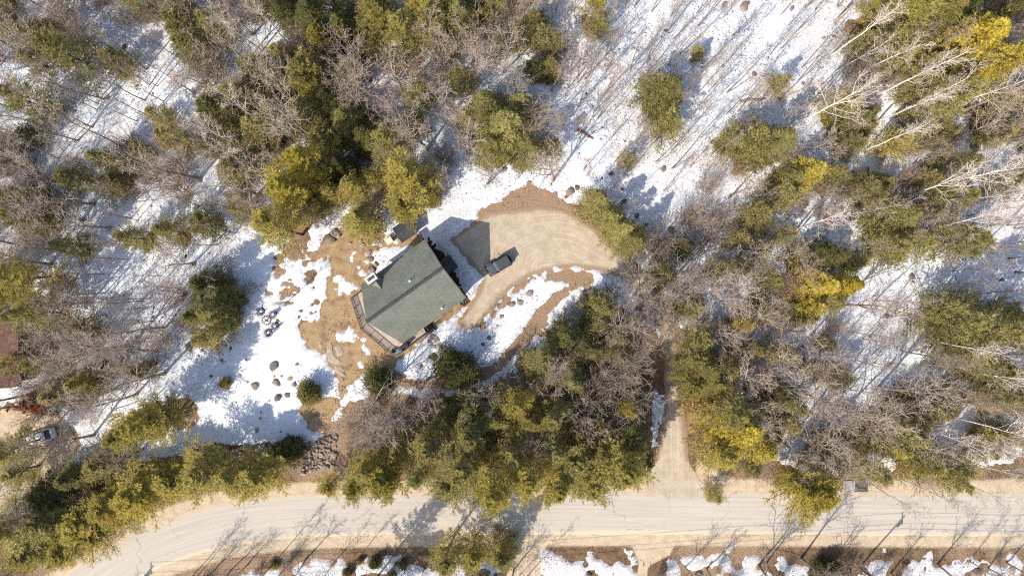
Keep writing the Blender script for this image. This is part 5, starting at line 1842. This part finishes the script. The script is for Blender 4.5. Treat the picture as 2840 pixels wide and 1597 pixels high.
# ================================================================ OTHER BUILDINGS AND ROADSIDE THINGS
def build_roadside():
    # neighbour's brown roof at the left edge, a gable with lower pent that still holds snow
    zr = 5.5
    x, y = W(-70, 985, zr)
    t = thing('neighbour_house', 'brown ribbed roof of a neighbouring house cut by the left edge', 'house', (x, y, 0), math.radians(4))
    MB().box((0, 0, 1.9), (9.2, 8.6, 3.8)).build('wall', M['siding'], t)
    for s in (1, -1):
        m = MB()
        pl = [(s * 5.1, -5, 3.9), (s * 5.1, 5, 3.9), (0, 5, 6.2), (0, -5, 6.2)]
        lo = [(a, b, c - .15) for a, b, c in pl]
        f = [(0, 1, 2, 3), (7, 6, 5, 4), (0, 4, 5, 1), (1, 5, 6, 2), (3, 7, 4, 0)]
        m.add(pl + lo, f if s > 0 else [tuple(reversed(q)) for q in f])
        o = m.build('roof', M['roof_brown'], t)
        slope_attr(o.data, lambda c, n: (c.y, (5.1 - abs(c.x)) * 1.1, 0))
    MB().box((4.75, 1.0, 1.1), (.06, 1.0, 2.1)).build('door', M['trim'], t)
    for yy in (-2.5, 3):
        w = MB().box((4.66, yy, 2.2), (.1, 1.2, 1.2)).build('window', M['trim'], t)
        MB().box((4.715, yy, 2.2), (.03, 1.05, 1.05)).build('pane', M['glass'], w)
    # roof-slide snow bank along its eave
    r = np.random.default_rng(8)
    m = MB()
    n = 40
    vv, ff = [], []
    for i in range(n):
        f_ = i / (n - 1)
        px, py = 22 + 30 * f_, 885 + 175 * f_
        wid = (.85 + .35 * math.sin(9 * f_) + r.normal(0, .12)) * (.3 if abs(f_ - .71) < .035 else 1) * math.sin(PI * min(1, f_ * 6 + .15) / 2)
        for j, (o_, z) in enumerate(((-1, -.05), (-.6, .5), (0, .75 + r.normal(0, .05)), (.6, .45), (1, -.05))):
            a, b = W(px, py)
            vv.append((a + o_ * wid, b + r.normal(0, .04), z))
    for i in range(n - 1):
        for j in range(4):
            ff.append((i * 5 + j, i * 5 + j + 1, (i + 1) * 5 + j + 1, (i + 1) * 5 + j))
    o = m.add(vv, [tuple(reversed(q)) for q in ff]).build('snow_bank', M['snow'], None, True)
    tag(o, 'white snow bank slid off the brown roof at the left edge', 'snow bank')

    # shelter beside the road on the right
    z = 1.7
    x, y = W(2372, 1344, z)
    t = thing('roadside_shelter', 'low shelter with pale metal sheet and dark roof beside the road', 'shelter', (x, y, 0), math.radians(1))
    MB().box((0, 0, .7), (3.3, 1.9, 1.4)).build('wall', M['siding'], t)
    o = MB().box((.95, .15, 1.55), (1.95, 2.5, .1), rx=.06).build('roof', M['roof_grey'], t)
    slope_attr(o.data, lambda c, n: (c.x, c.y, 0))
    MB().box((-.85, -.15, 1.6), (1.75, 1.5, .06), rx=.06).build('metal_sheet', M['metal_sheet'], t)
    MB().box((-.85, .95, 1.5), (1.95, .35, .12)).build('ridge_board', M['siding'], t)

    # drone landing pad
    x, y = W(1941, 1344)
    t = thing('landing_pad', 'small round white landing pad marked H on the sand', 'landing pad', (x, y, -.03))
    MB().lathe([(.32, .045), (.32, .06)], 32).build('pad', M['white'], t)
    MB().lathe([(.23, .061), (.23, .066)], 32).build('disc', M['pad_blue'], t)
    MB().box((-.08, 0, .071), (.045, .22, .008)).box((.08, 0, .071), (.045, .22, .008)).box((0, 0, .071), (.13, .045, .007)).build('letter', M['white'], t)

    # bent white marker pipe
    x, y = W(1954, 1268)
    t = thing('marker_pipe', 'bent white plastic pipe lying by the driveway mouth', 'pipe', (x, y, 0))
    MB().tube([(-.22, .42, .35), (.08, .02, .28)], .05, 8).build('upper_arm', M['white'], t)
    MB().tube([(.08, .02, .28), (.02, -.7, .06)], .05, 8).build('lower_arm', M['white'], t)
    # yellow plank stack edge at left
    x, y = W(8, 1140)
    t = thing('lumber_plank', 'yellow painted plank on dark trestles at the left edge', 'plank', (x, y, 0), .15)
    MB().box((0, 0, .75), (2.2, .25, .06)).build('plank', M['yellow'], t)
    for s in (-.7, .7):
        MB().box((s, 0, .36), (.1, .5, .72), top=(1, .3)).build('trestle', M['black'], t)

    # utility poles south of the road, with crossarm, transformer and wires
    heads = []
    for i, (px, py) in enumerate(((2383, 1573), (300, 1712))):
        x, y = W(px, py)
        lab = ['brown wooden utility pole at the lower right road edge', 'utility pole below the lower left frame edge, only its shadow shows'][i]
        t = thing('utility_pole', lab, 'pole', (x, y, 0), 0, 'utility poles along the road')
        MB().tube([(0, 0, -.5), (0, 0, 5), (0, 0, 10)], [.16, .14, .11], 10).build('shaft', M['pole_wood'], t, True)
        MB().box((0, 0, 9.5), (.12, 1.8, .12)).build('crossarm', M['pole_wood'], t)
        MB().lathe([(.24, 7.9), (.27, 8.0), (.27, 8.75), (.2, 8.85)], 14, Matrix.Translation((.36, .1, 0))).build('transformer', M['steel'], t, True)
        for yy in (-.8, 0, .8):
            MB().lathe([(.05, 9.56), (.07, 9.62), (.03, 9.72)], 8, Matrix.Translation((0, yy, 0))).build('insulator', M['steel'], t)
        heads.append((x, y))
    (xa, ya), (xb, yb) = heads[1], heads[0]
    for k, (dy, z) in enumerate(((-.8, 9.7), (.8, 9.7), (0.15, 7.4))):
        pts = []
        ex = xb + (xb - xa) * .35
        for i in range(25):
            f_ = i / 24 * 1.35
            sag = 1.1 * 4 * (f_ % 1) * (1 - f_ % 1)
            pts.append((xa + (xb - xa) * f_, ya + (yb - ya) * min(f_, 1.0) + dy, z - sag))
        o = MB().tube(pts, .022, 5).build('overhead_wire', M['wire'])
        tag(o, ['outer power line strung between the road poles', 'inner power line strung between the road poles', 'low phone line strung between the road poles'][k], 'wire', 'wires along the road')


build_roadside()

# ================================================================ ROCKS
def rock_mesh(seed, sub=2):
    import bmesh
    bm = bmesh.new()
    bmesh.ops.create_icosphere(bm, subdivisions=sub, radius=.5)
    r = np.random.default_rng(seed)
    v = np.array([x.co[:] for x in bm.verts])
    # chop with random planes to get faces and edges, then roughen
    for _ in range(13):
        n = unit(r.normal(0, 1, 3))
        dd = r.uniform(.27, .44)
        h = v @ n
        v = v - np.outer(np.clip(h - dd, 0, None), n) * .97
    v *= np.array([1.0, r.uniform(.7, .95), r.uniform(.5, .72)])
    v += r.normal(0, .008, v.shape)
    for a, b in zip(bm.verts, v):
        a.co = b
    me = bpy.data.meshes.new('rock')
    bm.to_mesh(me)
    bm.free()
    me.materials.append(M['rock'])
    return me


RM = [rock_mesh(40 + i) for i in range(8)]


def cell_name(px, py):
    cols = ['at the far left', 'at the left', 'left of the lawn', 'above and below the lawn', 'near the house', 'right of the house', 'right of the drive', 'at the far right']
    cn = ['far left', 'left', 'centre left', 'left of middle', 'right of middle', 'centre right', 'right', 'far right']
    rn = ['top edge', 'upper woods', 'upper middle', 'lower middle', 'lower woods', 'bottom edge']
    i = int(np.clip(px / 355, 0, 7))
    j = int(np.clip(py / 267, 0, 5))
    return f"{cn[i]} {rn[j]}"


ORD = ['first', 'second', 'third', 'fourth', 'fifth', 'sixth', 'seventh', 'eighth', 'ninth', 'tenth', 'eleventh', 'twelfth', 'thirteenth', 'fourteenth', 'fifteenth', 'sixteenth', 'seventeenth', 'eighteenth', 'nineteenth', 'twentieth']


def nth(i):
    return ORD[i] if i < 20 else ('twenty-' + ORD[i - 20] if i < 29 else 'thirty-' + ORD[(i - 30) % 20])


def number_labels(items):
    """items: list of (look, px, py, object); gives each a label of its own by cell and order from the left"""
    cells = {}
    for it in items:
        cells.setdefault((it[0], cell_name(it[1], it[2])), []).append(it)
    for (look, cell), L in cells.items():
        L.sort(key=lambda q: q[1])
        for i, it in enumerate(L):
            it[3]['label'] = f"{look}, {cell} of photo" if len(L) == 1 else f"{look}, {cell} of photo, {nth(i)} from left"


def build_rocks():
    r = np.random.default_rng(71)
    for i, (px, py, s, lab) in enumerate(ROCKS):
        x, y = W(px, py)
        o = obj('boulder', RM[i % 8], None, (x, y, float(ground_z(x, y)) + s * .10), r.uniform(0, 6.28), (s, s, s * r.uniform(.75, 1.05)))
        b = r.uniform(.65, 1.05) if 'dark' not in lab else r.uniform(.42, .6)
        if 'pale' in lab:
            b = 1.2
        o.color = (b * 1.03, b * .97, b * .92, 1)
        tag(o, lab, 'rock', 'named boulders')
        o['group'] = 'boulders around the house and road'
    items = []
    for i, (x, y, s) in enumerate(WILD):
        o = obj('woodland_rock', RM[(i * 3) % 8], None, (x, y, float(ground_z(x, y)) + s * .14), r.uniform(0, 6.28), (s, s * r.uniform(.7, 1.1), s * r.uniform(.6, 1.0)))
        b = r.uniform(.4, .85)
        o.color = (b * 1.08, b * .94, b * .86, 1)
        tag(o, '', 'rock', 'rocks in the snowy woods')
        px, py = PX(x, y)
        items.append(('dark rock in snow' if b < .62 else 'brown rock in snow', px, py, o))
    number_labels(items)
    # stone wall and rip-rap at the foot of the lawn
    t = thing('stone_wall', 'rough stone wall and rubble heap at the foot of the lawn', 'stone wall', (*W(760, 1245), 0))
    ox, oy = W(760, 1245)
    k = 0

    def stone(px, py, s, z=0.0):
        nonlocal k
        x, y = W(px, py)
        o = obj('stone', RM[k % 8], t, (x - ox, y - oy, z + s * .18), r.uniform(0, 6.28), (s, s * r.uniform(.75, 1.05), s * r.uniform(.7, 1.05)))
        b = r.uniform(.6, 1.25)
        o.color = (b, b * .95, b * .9, 1)
        k += 1
    for f_ in np.linspace(0, 1, 22):
        px = 585 + 270 * f_
        py = 1256 - 10 * f_ - 14 * math.sin(PI * f_)
        stone(px + r.normal(0, 3), py + r.normal(0, 3), r.uniform(.8, 1.25), .1)
        if r.random() < .7:
            stone(px + r.normal(0, 4), py + 14 + r.normal(0, 4), r.uniform(.5, .9))
    pts = []
    while len(pts) < 105:
        px, py = r.uniform(838, 935), r.uniform(1200, 1312)
        if py < 1232 - (px - 838) * .33 or px < 850 and py < 1240 or py > 1312 - (px - 838) * .2:
            continue
        if any((px - a) ** 2 + (py - b) ** 2 < 38 for a, b in pts):
            continue
        pts.append((px, py))
        stone(px, py, float(np.clip(r.lognormal(-.5, .35), .3, 1.2)), .12 * r.random() - .08)
    # boulders edging the drive near the big bushes
    items = []
    for px, py in ((1645, 540), (1670, 560), (1690, 585), (1720, 610), (1745, 640), (1790, 625), (1600, 520), (1765, 600), (1860, 640), (1730, 560)):
        x, y = W(px, py)
        s = r.uniform(.8, 1.5)
        o = obj('boulder', RM[int(r.integers(8))], None, (x, y, float(ground_z(x, y)) + s * .15), r.uniform(0, 6.28), (s, s * .9, s * .8))
        b = r.uniform(.45, .75)
        o.color = (b, b * .93, b * .87, 1)
        tag(o, '', 'rock', 'boulders behind the hedge')
        items.append(('dark boulder behind the green trees of the turning circle', px, py, o))
    items.sort(key=lambda q: q[1])
    for i, it in enumerate(items):
        it[3]['label'] = f"dark boulder behind the turning circle evergreens, {ORD[i]} from left"


build_rocks()


# ================================================================ TREES
NAMES = dict(pine='pine_tree', hem='hemlock_tree', young='young_evergreen', dense='evergreen_bush', hard='bare_tree', birch='birch_tree', slim='slender_tree', shrub='bare_shrub')
CATS = dict(pine='tree', hem='tree', young='tree', dense='bush', hard='tree', birch='tree', slim='tree', shrub='shrub')
GROUPS = dict(pine='pines', hem='hemlocks', young='young evergreens of the understorey', dense='dense evergreen bushes', hard='leafless hardwoods', birch='white birches', slim='slender leafless trees', shrub='leafless shrubs')


def build_trees():
    r = np.random.default_rng(99)
    items = []
    for p in PLAN:
        k = p['kind']
        tm, cm = VAR[k][p['v']]
        z = float(ground_z(p['x'], p['y']))
        root = obj(NAMES[k], None, None, (p['x'], p['y'], z), r.uniform(0, 2 * PI), (p['s'], p['s'], p['sz']))
        a = obj('trunk', tm, root)
        b = obj('crown', cm, root)
        b['kind'] = 'stuff'
        c = p['tint']
        b.color = (*c, 1)
        if k in ('pine', 'hem', 'young', 'dense'):
            a.color = (1, 1, 1, 1)
            ad = 'dark green' if p['t'] < .28 else 'olive green' if p['t'] < .58 else 'yellow-green' if p['t'] < .82 else 'bright yellow'
            look = ad + ' ' + dict(pine='fluffy pine', hem='dense hemlock', young='young evergreen', dense='round bush')[k]
        else:
            a.color = (*c, 1)
            ad = 'dark' if p['t'] < .86 else 'brown' if p['t'] < 1.05 else 'pale'
            look = dict(hard=ad + ' leafless spreading tree', birch='white-limbed leafless birch', slim=ad + ' slender leafless tree', shrub=ad + ' leafless shrub')[k]
        tag(root, '', CATS[k], GROUPS[k])
        px, py = PX(p['x'], p['y'], p['h'] * .6)
        items.append((look, px, py, root))
    number_labels(items)
    # the one rusty dead conifer at the left edge
    x, y = W(92, 1118, 3)
    t = thing('dead_evergreen', 'rust-red dead young evergreen among the left-edge pines', 'tree', (x, y, 0))
    tm, cm = VAR['young'][0]
    obj('trunk', tm, t)
    c = obj('crown', cm, t)
    c.color = (.38, .10, .03, 1)
    c['kind'] = 'stuff'


build_trees()


# ================================================================ LITTER, LOGS
def build_litter():
    r = np.random.default_rng(12)
    n = 52000
    x, y = r.uniform(-78, 78, n), r.uniform(-46, 44, n)
    cl = fbm(x, y, 5, 3, 66)
    lawn = smooth01(-samp('clear', x, y), 0, 3) * smooth01(-x, 24, 30)
    keep = (cl * 1.5 + r.random(n) * .7 > .62) & (samp('corr', x, y) > .5) & (samp('drive', x, y) > .6) & (r.random(n) > lawn * .93)
    x, y = x[keep], y[keep]
    hx = (x - HX) * hu.x + (y - HY) * hu.y
    hy = (x - HX) * hv.x + (y - HY) * hv.y
    k2 = ~((np.abs(hx) < 6.8) & (np.abs(hy) < 5.2))
    x, y = x[k2], y[k2]
    n = len(x)
    S = samp('snow', x, y)
    z = ground_z(x, y) + np.clip(S * .22, 0, .15) + .045
    a = r.random(n) * 6.28
    s = r.uniform(.04, .12, n)
    el = r.uniform(.4, 1.0, n)
    tw = r.random(n) < .3
    s = np.where(tw, r.uniform(.2, .6, n), s)
    el = np.where(tw, .04, el)
    dx, dy = np.cos(a) * s, np.sin(a) * s
    P = np.stack([x, y, z], 1)
    u = np.stack([dx, dy, r.normal(0, .02, n)], 1)
    w = np.stack([-dy * el, dx * el, r.normal(0, .02, n)], 1)
    v = np.stack([P - u, P + w, P + u, P - w], 1).reshape(-1, 3)
    o = obj('fallen_leaves', np_mesh('fallen_leaves', v, np.arange(n * 4).reshape(-1, 4), M['dead_leaf']))
    o['kind'] = 'stuff'
    tag(o, 'dead brown leaves and twigs scattered over the snow', 'leaves')
    logs = [((2480, 330), (2545, 390), .2, 'mossy fallen log in the far right snow'), ((2050, 285), (2120, 275), .22, 'rotten log lying in the open snow, centre of the clearing'), ((2565, 290), (2575, 330), .22, 'short brown log at the far right above the birches'),
            ((1600, 360), (1645, 385), .2, 'curved dark log ringed by melted snow above the turning circle'), ((2330, 90), (2385, 60), .16, 'long log under the orange leaves at the upper right'), ((2385, 1572), (2420, 1600), .17, 'log at the bottom right edge beside the boulders'),
            ((2705, 325), (2740, 355), .24, 'thick mossy log in the far right snow, lower one'), ((620, 870), (700, 800), .06, 'thin fallen branch left of the fire ring')]
    for (p, q, rad, lab) in logs:
        (xa, ya), (xb, yb) = W(*p), W(*q)
        mx, my = (xa + xb) / 2, (ya + yb) / 2
        zz = float(ground_z(mx, my)) + .12 + rad * .6
        t = thing('fallen_log', lab, 'log', (mx, my, zz), 0, 'fallen logs')
        pts = [(xa - mx, ya - my, .02), ((xb - xa) * -.12, (yb - ya) * -.12 + .12, .05), ((xb - xa) * .2, (yb - ya) * .2 - .08, 0), (xb - mx, yb - my, -.04)]
        MB().tube(pts, [rad, rad * .95, rad * .85, rad * .7], 9).build('log', M['pole_wood'], t, True)
        MB().tube([pts[1], (pts[1][0] + .3, pts[1][1] + .5, .4)], [rad * .35, rad * .15], 6).build('branch_stub', M['pole_wood'], t)


build_litter()
